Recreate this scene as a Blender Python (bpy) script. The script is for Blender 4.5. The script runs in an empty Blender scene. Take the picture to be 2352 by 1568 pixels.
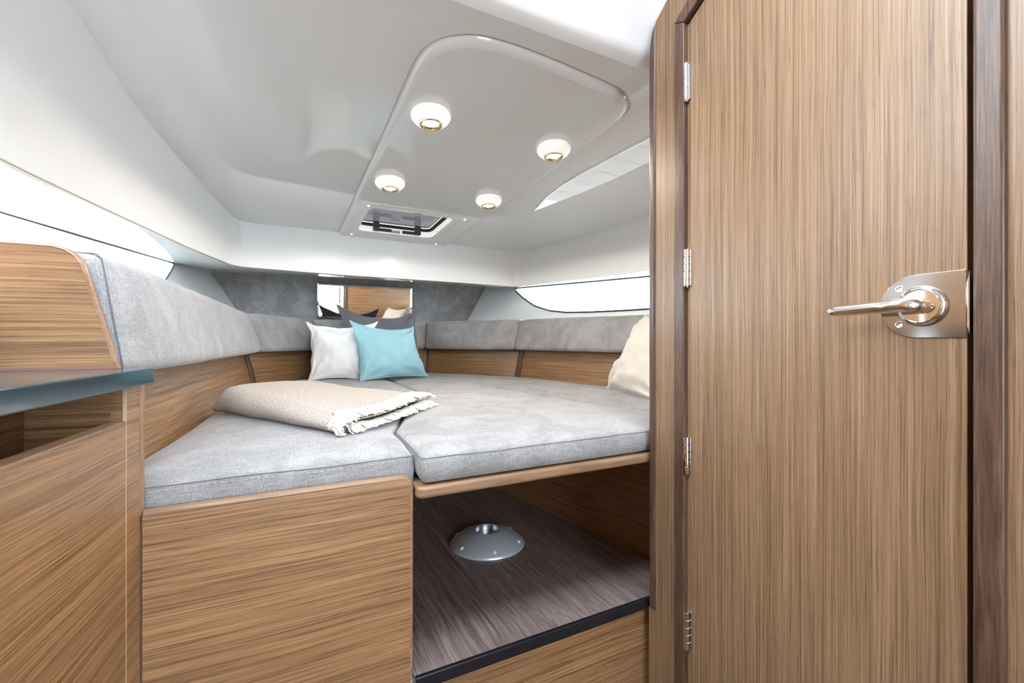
import bpy, bmesh, math, random
from mathutils import Vector, Matrix, noise

# ------------------------------------------------------------------ camera, sky, exposure
H = 1.25                                   # eye height above the cabin sole
F = 1045.0                                 # focal length in pixels of the 2352 px frame
YAW = math.radians(27.46)                  # camera turned to starboard of the boat's axis (+Y is forward)
SN, CS = math.sin(YAW), math.cos(YAW)
scene = bpy.context.scene
col = scene.collection
cam_data = bpy.data.cameras.new('camera')
cam_data.sensor_width = 36.0
cam_data.lens = F / 2352.0 * 36.0
cam_data.clip_start = 0.02
cam_data.clip_end = 500
cam = bpy.data.objects.new('camera', cam_data)
col.objects.link(cam)
cam.location = (0, 0, H)
cam.rotation_euler = (math.pi / 2, 0, -YAW)
scene.camera = cam

world = bpy.data.worlds.new('overcast_sky')
scene.world = world
world.use_nodes = True
bg = world.node_tree.nodes['Background']
bg.inputs['Color'].default_value = (0.80, 0.90, 1.0, 1)
bg.inputs['Strength'].default_value = 16.0
vs = scene.view_settings
vs.view_transform = 'Standard'
vs.look = 'None'
vs.exposure = 0.27
vs.gamma = 1.0
vs.use_curve_mapping = False
random.seed(7)


# ------------------------------------------------------------------ geometry helpers
def ray(x, y):
    u = (x - 1176) / F
    return Vector((SN + u * CS, CS - u * SN, (784 - y) / F))


def bY(x, y, Y):
    d = ray(x, y); d *= Y / d.y
    return Vector((d.x, d.y, d.z + H))


def bX(x, y, X):
    d = ray(x, y); d *= X / d.x
    return Vector((d.x, d.y, d.z + H))


def bZ(x, y, Z):
    d = ray(x, y); d *= Z / d.z
    return Vector((d.x, d.y, d.z + H))


def bP(x, y, p, n):
    """pixel onto the plane through p (absolute) with normal n"""
    o = Vector((0, 0, H)); d = ray(x, y); n = Vector(n)
    return o + d * ((Vector(p) - o).dot(n) / d.dot(n))


def V(x, y, z):
    """plan position with the height given from eye level"""
    return Vector((x, y, z + H))


class MB:
    def __init__(self):
        self.bm = bmesh.new()

    def face(self, pts):
        return self.bm.faces.new([self.bm.verts.new(p) for p in pts])

    def prism(self, pts, vec):
        vec = Vector(vec); pts = [Vector(p) for p in pts]
        a = [self.bm.verts.new(p) for p in pts]
        b = [self.bm.verts.new(p + vec) for p in pts]
        n = len(pts)
        self.bm.faces.new(a); self.bm.faces.new(b[::-1])
        for i in range(n):
            self.bm.faces.new((a[i], b[i], b[(i + 1) % n], a[(i + 1) % n]))
        return self

    def box(self, lo, hi):
        (x0, y0, z0), (x1, y1, z1) = lo, hi
        return self.prism([(x0, y0, z0), (x1, y0, z0), (x1, y1, z0), (x0, y1, z0)], (0, 0, z1 - z0))

    def hexa(self, f, b):
        """front quad and back quad (same order)"""
        a = [self.bm.verts.new(p) for p in f]; c = [self.bm.verts.new(p) for p in b]
        self.bm.faces.new(a); self.bm.faces.new(c[::-1])
        for i in range(4):
            self.bm.faces.new((a[i], c[i], c[(i + 1) % 4], a[(i + 1) % 4]))
        return self

    def strip(self, A, B, closed=False):
        a = [self.bm.verts.new(p) for p in A]; b = [self.bm.verts.new(p) for p in B]
        n = len(A)
        for i in range(n if closed else n - 1):
            j = (i + 1) % n
            self.bm.faces.new((a[i], a[j], b[j], b[i]))
        return self

    def grid(self, rows, closed_u=False):
        vs_ = [[self.bm.verts.new(p) for p in r] for r in rows]
        for i in range(len(rows) - 1):
            n = len(rows[i])
            for j in range(n if closed_u else n - 1):
                k = (j + 1) % n
                self.bm.faces.new((vs_[i][j], vs_[i][k], vs_[i + 1][k], vs_[i + 1][j]))
        return vs_

    def tube(self, path, r, seg=8, closed=False, cap=True):
        path = [Vector(p) for p in path]
        n = len(path); rows = []; up = None
        for i, p in enumerate(path):
            if closed:
                t = path[(i + 1) % n] - path[i - 1]
            else:
                t = path[min(i + 1, n - 1)] - path[max(i - 1, 0)]
            t.normalize()
            if up is None:
                up = Vector((0, 0, 1)) if abs(t.z) < 0.9 else Vector((1, 0, 0))
            s = t.cross(up).normalized(); up = s.cross(t).normalized()
            rr = r[i] if isinstance(r, (list, tuple)) else r
            rows.append([p + (s * math.cos(2 * math.pi * k / seg) + up * math.sin(2 * math.pi * k / seg)) * rr for k in range(seg)])
        if closed:
            rows.append(rows[0])
        v = self.grid(rows, closed_u=True)
        if cap and not closed:
            self.bm.faces.new(v[0][::-1]); self.bm.faces.new(v[-1])
        return self

    def lathe(self, prof, origin, axis=(0, 0, 1), seg=32, cap=True):
        """prof: list of (radius, height along axis)"""
        q = Vector((0, 0, 1)).rotation_difference(Vector(axis).normalized())
        o = Vector(origin); rows = []
        for r, h in prof:
            rows.append([o + q @ Vector((max(r, 1e-5) * math.cos(2 * math.pi * k / seg), max(r, 1e-5) * math.sin(2 * math.pi * k / seg), h)) for k in range(seg)])
        v = self.grid(rows, closed_u=True)
        if cap:
            self.bm.faces.new(v[0][::-1]); self.bm.faces.new(v[-1])
        return self

    def fill(self, outer, holes=(), normal=None, step=0.0, lift=None):
        """flat polygon with holes (constrained Delaunay); step adds inner points, lift(p, d) moves them"""
        loops = [[Vector(p) for p in l] for l in [outer] + list(holes)]
        n = Vector(normal or (0, 0, 1)).normalized()
        e1 = (Vector((1, 0, 0)) - n * n.x) if abs(n.x) < 0.7 else (Vector((0, 1, 0)) - n * n.y)
        e1.normalize(); e2 = n.cross(e1)
        P3 = [p for l in loops for p in l]; P2 = [Vector((p.dot(e1), p.dot(e2))) for p in P3]
        E, k, polys = [], 0, []
        for l in loops:
            E += [(k + i, k + (i + 1) % len(l)) for i in range(len(l))]; polys.append(P2[k:k + len(l)]); k += len(l)

        def inside(q, poly):
            r = False; j = len(poly) - 1
            for i in range(len(poly)):
                a_, c_ = poly[i], poly[j]
                if (a_.y > q.y) != (c_.y > q.y) and q.x < (c_.x - a_.x) * (q.y - a_.y) / (c_.y - a_.y) + a_.x: r = not r
                j = i
            return r

        def ok(q): return inside(q, polys[0]) and not any(inside(q, h) for h in polys[1:])

        def dist(q):
            best = 9.0
            for poly in polys:
                for i in range(len(poly)):
                    a_, c_ = poly[i - 1], poly[i]; d = c_ - a_
                    t = min(1, max(0, (q - a_).dot(d) / max(d.length_squared, 1e-12)))
                    best = min(best, (a_ + d * t - q).length)
            return best
        zz = sum((p.dot(n) for p in P3)) / len(P3)
        if step:
            x0, x1 = min(p.x for p in polys[0]), max(p.x for p in polys[0]); y0, y1 = min(p.y for p in polys[0]), max(p.y for p in polys[0])
            y = y0 + step / 2; odd = 0
            while y < y1:
                x = x0 + step / 2 + odd * step / 2
                while x < x1:
                    q = Vector((x, y))
                    if ok(q):
                        d = dist(q)
                        if d > step * 0.45:
                            p = e1 * x + e2 * y + n * zz
                            P3.append(lift(p, d) if lift else p); P2.append(q)
                    x += step
                y += step * 0.87; odd ^= 1
        from mathutils.geometry import delaunay_2d_cdt
        v2, _, fs, ov, _, _ = delaunay_2d_cdt(P2, E, [], 1, 1e-7)
        pos = [P3[o[0]] if o else (e1 * v.x + e2 * v.y + n * zz) for v, o in zip(v2, ov)]
        bv = [self.bm.verts.new(p) for p in pos]
        for f in fs:
            q = sum((v2[i] for i in f), Vector((0, 0))) / len(f)
            if ok(q): self.bm.faces.new([bv[i] for i in f])
        for v in [v for v in bv if not v.link_faces]: self.bm.verts.remove(v)
        return self

    def build(self, name, mat, parent=None, smooth=False, bevel=0.0, bseg=3, solid=0.0, fix=True, angle=35, weld=True):
        if weld:
            bmesh.ops.remove_doubles(self.bm, verts=self.bm.verts, dist=1e-5)
        if fix:
            bmesh.ops.recalc_face_normals(self.bm, faces=self.bm.faces)
        me = bpy.data.meshes.new(name)
        org = Vector((0, 0, 0))
        if parent is not None:
            org = abs_loc(parent)
            for v in self.bm.verts:
                v.co -= org
        self.bm.to_mesh(me); self.bm.free()
        o = bpy.data.objects.new(name, me)
        col.objects.link(o)
        if mat is not None:
            me.materials.append(mat)
        if parent is not None:
            o.parent = parent
        if solid:
            m = o.modifiers.new('solid', 'SOLIDIFY'); m.thickness = solid; m.offset = -1
        if bevel:
            m = o.modifiers.new('bevel', 'BEVEL'); m.width = bevel; m.segments = bseg
            m.limit_method = 'ANGLE'; m.angle_limit = math.radians(angle)
            m.harden_normals = False
        if smooth or bevel:
            for p in me.polygons:
                p.use_smooth = True
            if bevel or smooth == 'auto':
                try:
                    me.set_sharp_from_angle(angle=math.radians(40))
                except Exception:
                    pass
            if bevel:
                w = o.modifiers.new('wn', 'WEIGHTED_NORMAL'); w.keep_sharp = False
        return o


def abs_loc(o):
    l = Vector(o.location)
    while o.parent:
        o = o.parent; l = l + Vector(o.location)
    return l


def tag(o, label=None, cat=None, group=None, kind=None):
    if label: o['label'] = label
    if cat: o['category'] = cat
    if group: o['group'] = group
    if kind: o['kind'] = kind
    return o


def thing(name, loc, label, cat, group=None, kind=None):
    o = bpy.data.objects.new(name, None); col.objects.link(o)
    o.location = loc; o.empty_display_size = 0.05
    return tag(o, label, cat, group, kind)


def move_origin(o, loc):
    """put the origin of a top-level mesh at its base"""
    loc = Vector(loc)
    o.data.transform(Matrix.Translation(-loc)); o.location = loc
    return o


def lerp(a, b, t):
    return a + (b - a) * t


def resample(pts, step, closed=False):
    pts = [Vector(p) for p in pts]
    if closed: pts = pts + [pts[0]]
    out = []
    for a, b in zip(pts, pts[1:]):
        n = max(1, int(round((b - a).length / step)))
        for i in range(n): out.append(a.lerp(b, i / n))
    if not closed: out.append(pts[-1])
    return out


def fillet(pts, r, n=6, closed=True):
    """round the corners of a polyline with radius-like cut r (number or list)"""
    pts = [Vector(p) for p in pts]; out = []; N = len(pts)
    for i, p in enumerate(pts):
        rr = r[i] if isinstance(r, (list, tuple)) else r
        if rr <= 0 or (not closed and i in (0, N - 1)):
            out.append(p); continue
        a = pts[i - 1] - p; b = pts[(i + 1) % N] - p
        ra = min(rr, a.length * 0.48); rb = min(rr, b.length * 0.48)
        A = p + a.normalized() * ra; B = p + b.normalized() * rb
        for k in range(n + 1):
            t = k / n
            out.append(A * (1 - t) ** 2 + p * 2 * t * (1 - t) + B * t * t)
    return out


def offset_path(pts, d, closed=False):
    """offset a plan polyline to its left by d (z kept)"""
    pts = [Vector(p) for p in pts]; N = len(pts); out = []
    for i, p in enumerate(pts):
        if closed:
            a = pts[i - 1]; b = pts[(i + 1) % N]
        else:
            a = pts[max(i - 1, 0)]; b = pts[min(i + 1, N - 1)]
        def nrm(u, v):
            t = Vector((v.x - u.x, v.y - u.y, 0))
            t = t.normalized() if t.length > 1e-9 else Vector((0, 0, 0))
            return Vector((-t.y, t.x, 0))
        n1 = nrm(a, p) if (p - a).length > 1e-9 else nrm(p, b)
        n2 = nrm(p, b) if (b - p).length > 1e-9 else n1
        m = n1 + n2
        m = m.normalized() if m.length > 1e-6 else n1
        k = max(0.5, m.dot(n1))
        out.append(p + m * (d / k))
    return out


# ------------------------------------------------------------------ materials
def new_mat(name):
    m = bpy.data.materials.new(name); m.use_nodes = True
    nt = m.node_tree; b = nt.nodes['Principled BSDF']
    return m, nt, b


def nd(nt, t, **kw):
    n = nt.nodes.new(t)
    for k, v in kw.items(): setattr(n, k, v)
    return n


def plain(name, c, rough=0.4, metal=0.0, spec=0.5, coat=0.0, emis=None, estr=0.0):
    m, nt, b = new_mat(name)
    b.inputs['Base Color'].default_value = (*c, 1)
    b.inputs['Roughness'].default_value = rough
    b.inputs['Metallic'].default_value = metal
    b.inputs['Specular IOR Level'].default_value = spec
    b.inputs['Coat Weight'].default_value = coat
    if emis:
        b.inputs['Emission Color'].default_value = (*emis, 1); b.inputs['Emission Strength'].default_value = estr
    # faint grain so that nothing is a dead flat colour
    tc = nd(nt, 'ShaderNodeTexCoord'); nz = nd(nt, 'ShaderNodeTexNoise'); nz.inputs['Scale'].default_value = 60
    bp = nd(nt, 'ShaderNodeBump'); bp.inputs['Strength'].default_value = 0.012; bp.inputs['Distance'].default_value = 0.002
    nt.links.new(tc.outputs['Object'], nz.inputs['Vector']); nt.links.new(nz.outputs['Fac'], bp.inputs['Height'])
    if metal < 0.5 and rough > 0.2: nt.links.new(bp.outputs['Normal'], b.inputs['Normal'])
    return m


def ramp(nt, stops):
    r = nd(nt, 'ShaderNodeValToRGB'); e = r.color_ramp.elements
    e[0].position, e[0].color = stops[0][0], (*stops[0][1], 1)
    e[1].position, e[1].color = stops[-1][0], (*stops[-1][1], 1)
    for p, c in stops[1:-1]:
        x = e.new(p); x.color = (*c, 1)
    return r


def wood(name, axis, dark, mid, light, fine=230, broad=34, along=2.2, rough=0.38, seed=0.0, pores=0.5, wob=0.012, bumpy=0.25, lines=0.0):
    m, nt, b = new_mat(name); L = nt.links.new
    tc = nd(nt, 'ShaderNodeTexCoord')
    off = nd(nt, 'ShaderNodeVectorMath', operation='ADD'); off.inputs[1].default_value = (seed, seed * 1.7, seed * 0.6)
    L(tc.outputs['Object'], off.inputs[0])
    # gentle wander of the grain
    wn = nd(nt, 'ShaderNodeTexNoise'); wn.inputs['Scale'].default_value = 3.0; wn.inputs['Detail'].default_value = 1.0
    L(off.outputs[0], wn.inputs['Vector'])
    wsub = nd(nt, 'ShaderNodeVectorMath', operation='MULTIPLY_ADD'); wsub.inputs[1].default_value = (wob,) * 3
    L(wn.outputs['Color'], wsub.inputs[0]); L(off.outputs[0], wsub.inputs[2])
    lows = ['xyz'.index(a_) for a_ in axis]

    def stretched(across, al, detail, rgh=0.55):
        mp = nd(nt, 'ShaderNodeMapping'); s = [al if i_ in lows else across for i_ in range(3)]; mp.inputs['Scale'].default_value = s
        n = nd(nt, 'ShaderNodeTexNoise'); n.inputs['Scale'].default_value = 1.0
        n.inputs['Detail'].default_value = detail; n.inputs['Roughness'].default_value = rgh
        L(wsub.outputs[0], mp.inputs['Vector']); L(mp.outputs[0], n.inputs['Vector'])
        return n
    n1 = stretched(fine, along * 2.2, 3.0); n2 = stretched(broad, along * 0.6, 2.0); n3 = stretched(fine * 1.6, along * 14, 1.0)
    n4 = stretched(fine * 0.42, along, 1.0)
    ab = nd(nt, 'ShaderNodeMath', operation='SUBTRACT'); ab.inputs[1].default_value = 0.5; L(n4.outputs['Fac'], ab.inputs[0])
    ab2 = nd(nt, 'ShaderNodeMath', operation='ABSOLUTE'); L(ab.outputs[0], ab2.inputs[0])
    lr = ramp(nt, [(0.0, (0.40, 0.36, 0.34)), (0.020, (0.75, 0.72, 0.70)), (0.045, (1, 1, 1))]); L(ab2.outputs[0], lr.inputs['Fac'])
    mx = nd(nt, 'ShaderNodeMath', operation='MULTIPLY_ADD'); mx.inputs[1].default_value = 0.68
    m2 = nd(nt, 'ShaderNodeMath', operation='MULTIPLY'); m2.inputs[1].default_value = 0.32
    L(n2.outputs['Fac'], m2.inputs[0]); L(n1.outputs['Fac'], mx.inputs[0]); L(m2.outputs[0], mx.inputs[2])
    r = ramp(nt, [(0.36, dark), (0.46, tuple(a * 0.6 + c * 0.4 for a, c in zip(mid, dark))), (0.53, mid), (0.66, light)])
    L(mx.outputs[0], r.inputs['Fac'])
    pr = ramp(nt, [(0.30, (0.45, 0.42, 0.40)), (0.40, (1, 1, 1))]); L(n3.outputs['Fac'], pr.inputs['Fac'])
    mul = nd(nt, 'ShaderNodeMix', data_type='RGBA', blend_type='MULTIPLY'); mul.inputs['Factor'].default_value = pores
    L(r.outputs['Color'], mul.inputs['A']); L(pr.outputs['Color'], mul.inputs['B'])
    mul2 = nd(nt, 'ShaderNodeMix', data_type='RGBA', blend_type='MULTIPLY'); mul2.inputs['Factor'].default_value = lines
    L(mul.outputs['Result'], mul2.inputs['A']); L(lr.outputs['Color'], mul2.inputs['B'])
    L(mul2.outputs['Result'], b.inputs['Base Color'])
    b.inputs['Roughness'].default_value = rough
    bp = nd(nt, 'ShaderNodeBump'); bp.inputs['Strength'].default_value = bumpy; bp.inputs['Distance'].default_value = 0.0006
    L(mx.outputs[0], bp.inputs['Height']); L(bp.outputs['Normal'], b.inputs['Normal'])
    return m


def fabric(name, c_dark, c_light, scale=620, rough=0.85, smudge=0.14, bump=0.5, sheen=0.25, stretch=0.07):
    """linen: crossed slubby threads plus soft brushed patches"""
    m, nt, b = new_mat(name); L = nt.links.new
    tc = nd(nt, 'ShaderNodeTexCoord')
    facs = []
    for ai in range(3):
        mp = nd(nt, 'ShaderNodeMapping'); s = [scale] * 3; s[ai] = scale * stretch; mp.inputs['Scale'].default_value = s
        n = nd(nt, 'ShaderNodeTexNoise'); n.inputs['Scale'].default_value = 1.0; n.inputs['Detail'].default_value = 1.5
        L(tc.outputs['Object'], mp.inputs['Vector']); L(mp.outputs[0], n.inputs['Vector']); facs.append(n)
    a = nd(nt, 'ShaderNodeMath', operation='ADD'); L(facs[0].outputs['Fac'], a.inputs[0]); L(facs[1].outputs['Fac'], a.inputs[1])
    a2 = nd(nt, 'ShaderNodeMath', operation='ADD'); L(a.outputs[0], a2.inputs[0]); L(facs[2].outputs['Fac'], a2.inputs[1])
    dv = nd(nt, 'ShaderNodeMath', operation='MULTIPLY'); dv.inputs[1].default_value = 1 / 3; L(a2.outputs[0], dv.inputs[0])
    r = ramp(nt, [(0.40, c_dark), (0.60, c_light)]); L(dv.outputs[0], r.inputs['Fac'])
    big = nd(nt, 'ShaderNodeTexNoise'); big.inputs['Scale'].default_value = 7.0; big.inputs['Detail'].default_value = 4.0
    big.inputs['Distortion'].default_value = 1.2; L(tc.outputs['Object'], big.inputs['Vector'])
    br = ramp(nt, [(0.38, (1 - smudge,) * 3), (0.62, (1 + smudge,) * 3)]); L(big.outputs['Fac'], br.inputs['Fac'])
    mul = nd(nt, 'ShaderNodeMix', data_type='RGBA', blend_type='MULTIPLY'); mul.inputs['Factor'].default_value = 1
    L(r.outputs['Color'], mul.inputs['A']); L(br.outputs['Color'], mul.inputs['B']); L(mul.outputs['Result'], b.inputs['Base Color'])
    b.inputs['Roughness'].default_value = rough; b.inputs['Specular IOR Level'].default_value = 0.2
    b.inputs['Sheen Weight'].default_value = sheen; b.inputs['Sheen Roughness'].default_value = 0.5
    bp = nd(nt, 'ShaderNodeBump'); bp.inputs['Strength'].default_value = bump; bp.inputs['Distance'].default_value = 0.0006
    L(dv.outputs[0], bp.inputs['Height']); L(bp.outputs['Normal'], b.inputs['Normal'])
    return m


TD, TM, TL = (0.170, 0.086, 0.038), (0.352, 0.192, 0.088), (0.445, 0.258, 0.126)
M = {}
M['wood_x'] = wood('teak_veneer_across', 'xy', TD, TM, TL, fine=520, broad=110, along=2.0, seed=0.3, lines=0.75)
M['wood_y'] = wood('teak_veneer_fore_aft', 'yx', TD, TM, TL, fine=520, broad=110, along=2.0, seed=1.9, lines=0.75)
GD, GM, GL = (0.175, 0.104, 0.058), (0.300, 0.186, 0.104), (0.385, 0.250, 0.146)
M['wood_z'] = wood('teak_veneer_upright', 'zx', GD, GM, GL, fine=480, broad=120, along=1.6, seed=4.1, wob=0.006, lines=0.55)
M['edge_x'] = wood('solid_teak_edge', 'x', (0.22, 0.125, 0.072), (0.31, 0.186, 0.110), (0.37, 0.230, 0.142), fine=150, broad=30, along=5, rough=0.3, seed=2.2, pores=0.15)
M['edge_z'] = wood('solid_teak_edge_upright', 'z', (0.22, 0.125, 0.072), (0.31, 0.186, 0.110), (0.37, 0.230, 0.142), fine=150, broad=30, along=5, rough=0.3, seed=2.2, pores=0.15)
M['trim'] = wood('dark_stained_trim', 'z', (0.058, 0.031, 0.020), (0.112, 0.063, 0.041), (0.170, 0.098, 0.062), fine=420, broad=90, along=7, rough=0.36, seed=7.3, pores=0.3, wob=0.02)
M['deckwood'] = wood('grey_oak_laminate', 'y', (0.105, 0.077, 0.074), (0.250, 0.190, 0.178), (0.370, 0.290, 0.270), fine=300, broad=60, along=1.5, rough=0.42, seed=9.4, wob=0.03, pores=0.6, lines=0.7)
M['gel'] = plain('white_gelcoat_shaded', (0.71, 0.71, 0.705), rough=0.025, spec=0.5)  # shade of the underlit ceiling put into the tone
M['gel_face'] = plain('white_gelcoat_matt_lit', (0.88, 0.885, 0.89), rough=0.22, spec=0.4)  # same gelcoat made lighter, the stronger light on the sides put in
M['fabric'] = fabric('grey_linen', (0.222, 0.218, 0.221), (0.385, 0.377, 0.377))
M['fabric_dark'] = fabric('charcoal_linen', (0.250, 0.246, 0.250), (0.450, 0.442, 0.442), scale=420)
M['seam'] = plain('seam_thread_dark', (0.15, 0.15, 0.18), rough=0.8)
M['stitch'] = plain('stitch_thread_light', (0.44, 0.44, 0.47), rough=0.8)
M['white_cotton'] = fabric('white_cotton', (0.86, 0.86, 0.88), (0.93, 0.93, 0.94), scale=420, smudge=0.02, bump=0.25)
M['teal_cotton'] = fabric('teal_cotton', (0.270, 0.500, 0.585), (0.325, 0.575, 0.655), scale=420, smudge=0.03, bump=0.3)
M['slate_cotton'] = fabric('slate_cotton', (0.105, 0.100, 0.118), (0.150, 0.143, 0.165), scale=420, smudge=0.03, bump=0.3)
M['cream_cotton'] = fabric('cream_cotton', (0.60, 0.555, 0.49), (0.70, 0.65, 0.58), scale=420, smudge=0.02, bump=0.25)
M['chrome'] = plain('polished_chrome', (0.86, 0.86, 0.88), rough=0.05, metal=1)
M['steel'] = plain('brushed_steel', (0.50, 0.49, 0.48), rough=0.12, metal=1)
M['alu'] = plain('cast_aluminium', (0.58, 0.61, 0.66), rough=0.36, metal=0.45)
M['alu_bright'] = plain('turned_aluminium', (0.75, 0.76, 0.78), rough=0.3, metal=1)
M['black'] = plain('black_edge', (0.012, 0.012, 0.016), rough=0.25)
M['gap'] = plain('dark_gap', (0.010, 0.007, 0.006), rough=0.7)
M['plastic'] = plain('charcoal_plastic', (0.035, 0.035, 0.04), rough=0.4)
M['red'] = plain('red_dot', (0.65, 0.03, 0.02), rough=0.4)
M['counter'] = plain('blue_grey_laminate', (0.030, 0.052, 0.066), rough=0.10, spec=0.6)
M['gasket'] = plain('dark_green_gasket', (0.02, 0.03, 0.028), rough=0.5)
M['glow_white'] = plain('glowing_white_plastic', (0.86, 0.86, 0.85), rough=0.2, emis=(1.0, 0.98, 0.95), estr=0.40)  # faint glow painted in; hatch coaming and screw caps glow too
M['lampscrew'] = plain('pale_screw_head', (0.72, 0.73, 0.75), rough=0.3)
M['gold'] = plain('lamp_bezel', (0.78, 0.62, 0.36), rough=0.12, metal=1)
M['bulb'] = plain('lamp_lens_lit', (1, 0.95, 0.85), rough=0.3, emis=(1.0, 0.80, 0.50), estr=40)
M['mirror'] = plain('mirror_silver', (0.93, 0.93, 0.93), rough=0.0, metal=1)
M['sole'] = plain('cabin_sole', (0.16, 0.12, 0.10), rough=0.4)
M['warn'] = plain('pale_sticker', (0.62, 0.50, 0.46), rough=0.5)
M['green'] = plain('green_print', (0.10, 0.35, 0.20), rough=0.5)


def glass_mat(name, tint, refl=0.9):
    m, nt, b = new_mat(name); L = nt.links.new
    out = nt.nodes['Material Output']; nt.nodes.remove(b)
    tr = nd(nt, 'ShaderNodeBsdfTransparent'); tr.inputs['Color'].default_value = (*tint, 1)
    gl = nd(nt, 'ShaderNodeBsdfGlossy'); gl.inputs['Roughness'].default_value = 0.01
    lw = nd(nt, 'ShaderNodeLayerWeight'); lw.inputs['Blend'].default_value = 0.5
    pw = nd(nt, 'ShaderNodeMath', operation='POWER'); pw.inputs[1].default_value = 5.0
    fr = nd(nt, 'ShaderNodeMath', operation='MULTIPLY_ADD'); fr.inputs[1].default_value = 0.95; fr.inputs[2].default_value = 0.045
    L(lw.outputs['Facing'], pw.inputs[0]); L(pw.outputs[0], fr.inputs[0])
    mx = nd(nt, 'ShaderNodeMixShader')
    L(fr.outputs[0], mx.inputs[0]); L(tr.outputs[0], mx.inputs[1]); L(gl.outputs[0], mx.inputs[2]); L(mx.outputs[0], out.inputs[0])
    return m


M['glass'] = glass_mat('window_glass', (0.97, 0.99, 0.98))
M['amber'] = glass_mat('amber_edge_glow', (0.055, 0.024, 0.004))  # amber tint stands in for light glowing at the pane's edge
M['smoked'] = glass_mat('smoked_acrylic', (0.0125, 0.0110, 0.0112))


def knit_mat():
    m, nt, b = new_mat('beige_waffle_knit'); L = nt.links.new
    uv = nd(nt, 'ShaderNodeUVMap'); uv.uv_map = 'weave'
    mp = nd(nt, 'ShaderNodeMapping'); mp.inputs['Scale'].default_value = (1, 1, 1)
    L(uv.outputs[0], mp.inputs[0])
    sx = nd(nt, 'ShaderNodeSeparateXYZ'); L(mp.outputs[0], sx.inputs[0])

    def sine(sock, f):
        a = nd(nt, 'ShaderNodeMath', operation='MULTIPLY'); a.inputs[1].default_value = f; L(sock, a.inputs[0])
        s = nd(nt, 'ShaderNodeMath', operation='SINE'); L(a.outputs[0], s.inputs[0]); return s
    s1 = sine(sx.outputs['X'], 6.283); s2 = sine(sx.outputs['Y'], 6.283)
    p = nd(nt, 'ShaderNodeMath', operation='MULTIPLY'); L(s1.outputs[0], p.inputs[0]); L(s2.outputs[0], p.inputs[1])
    nz = nd(nt, 'ShaderNodeTexNoise'); nz.inputs['Scale'].default_value = 1.3; nz.inputs['Detail'].default_value = 3; L(mp.outputs[0], nz.inputs['Vector'])
    ad = nd(nt, 'ShaderNodeMath', operation='MULTIPLY_ADD'); ad.inputs[1].default_value = 0.30; L(p.outputs[0], ad.inputs[0]); L(nz.outputs['Fac'], ad.inputs[2])
    r = ramp(nt, [(0.22, (0.28, 0.225, 0.190)), (0.5, (0.52, 0.460, 0.412)), (0.75, (0.70, 0.655, 0.615))]); L(ad.outputs[0], r.inputs['Fac'])
    L(r.outputs['Color'], b.inputs['Base Color']); b.inputs['Roughness'].default_value = 0.9; b.inputs['Specular IOR Level'].default_value = 0.15
    bp = nd(nt, 'ShaderNodeBump'); bp.inputs['Strength'].default_value = 0.8; bp.inputs['Distance'].default_value = 0.002
    L(ad.outputs[0], bp.inputs['Height']); L(bp.outputs['Normal'], b.inputs['Normal'])
    return m


M['knit'] = knit_mat()
M['fringe'] = plain('cream_wool', (0.84, 0.82, 0.77), rough=0.9, spec=0.1)


def water_mat():
    m, nt, b = new_mat('harbour_water'); L = nt.links.new
    b.inputs['Base Color'].default_value = (0.22, 0.25, 0.24, 1); b.inputs['Roughness'].default_value = 0.12
    tc = nd(nt, 'ShaderNodeTexCoord'); n = nd(nt, 'ShaderNodeTexNoise'); n.inputs['Scale'].default_value = 3.0; n.inputs['Detail'].default_value = 4
    bp = nd(nt, 'ShaderNodeBump'); bp.inputs['Strength'].default_value = 0.6; bp.inputs['Distance'].default_value = 0.1
    L(tc.outputs['Object'], n.inputs['Vector']); L(n.outputs['Fac'], bp.inputs['Height']); L(bp.outputs['Normal'], b.inputs['Normal'])
    return m


M['water'] = water_mat()
M['strip'] = plain('reddish_sealing_strip', (0.25, 0.135, 0.11), rough=0.4)
M['pale'] = plain('pale_wood_line', (0.62, 0.45, 0.30), rough=0.4)
M['tan'] = plain('tan_edging', (0.46, 0.37, 0.27), rough=0.4)
M['pontoon'] = wood('weathered_pontoon_board', 'x', (0.10, 0.095, 0.085), (0.13, 0.123, 0.108), (0.155, 0.147, 0.13), fine=60, broad=14, along=2, rough=0.8, seed=3)

# ------------------------------------------------------------------ outside: water and pontoon
b = MB(); b.face([(-60, -60, -0.55), (60, -60, -0.55), (60, 60, -0.55), (-60, 60, -0.55)])
tag(b.build('water', M['water']), 'grey green harbour water around the boat', 'water', kind='structure')
pont = thing('pontoon', (4.0, 1.0, -0.4), 'pale weathered board pontoon beside the starboard window', 'pontoon', kind='structure')
for k in range(26):
    MB().box((2.75, -4.0 + k * 0.4, -0.45), (8.5, -4.0 + k * 0.4 + 0.385, -0.3)).build('plank', M['pontoon'], pont)

# ------------------------------------------------------------------ cabin shell
# sole; unseen aft bulkhead and wheelhouse sole set low to let light in
b = MB(); b.box((-0.9, -1.0, -0.04), (1.9, 3.7, 0.0)); tag(b.build('floor', M['sole']), 'dark cabin sole below the berth', 'floor', kind='structure')
b = MB(); b.box((-0.9, -0.60, 0.0), (1.9, -0.55, 0.65)); tag(b.build('wall_aft', M['wood_x']), 'low teak bulkhead under the companionway', 'wall', kind='structure')
b = MB(); b.box((-1.3, -3.2, 0.60), (2.3, -0.60, 0.65)); tag(b.build('floor_wheelhouse', M['sole']), 'wheelhouse sole aft of the companionway', 'floor', kind='structure')
b = MB(); b.box((-1.25, -3.2, 2.42), (2.2, 0.14, 2.46)); tag(b.build('ceiling_light_block', M['gel_face']), 'unseen white roof added aft of the cabin to cut light', 'ceiling', kind='structure')  # unseen roof put in to cut the light from above and aft
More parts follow.
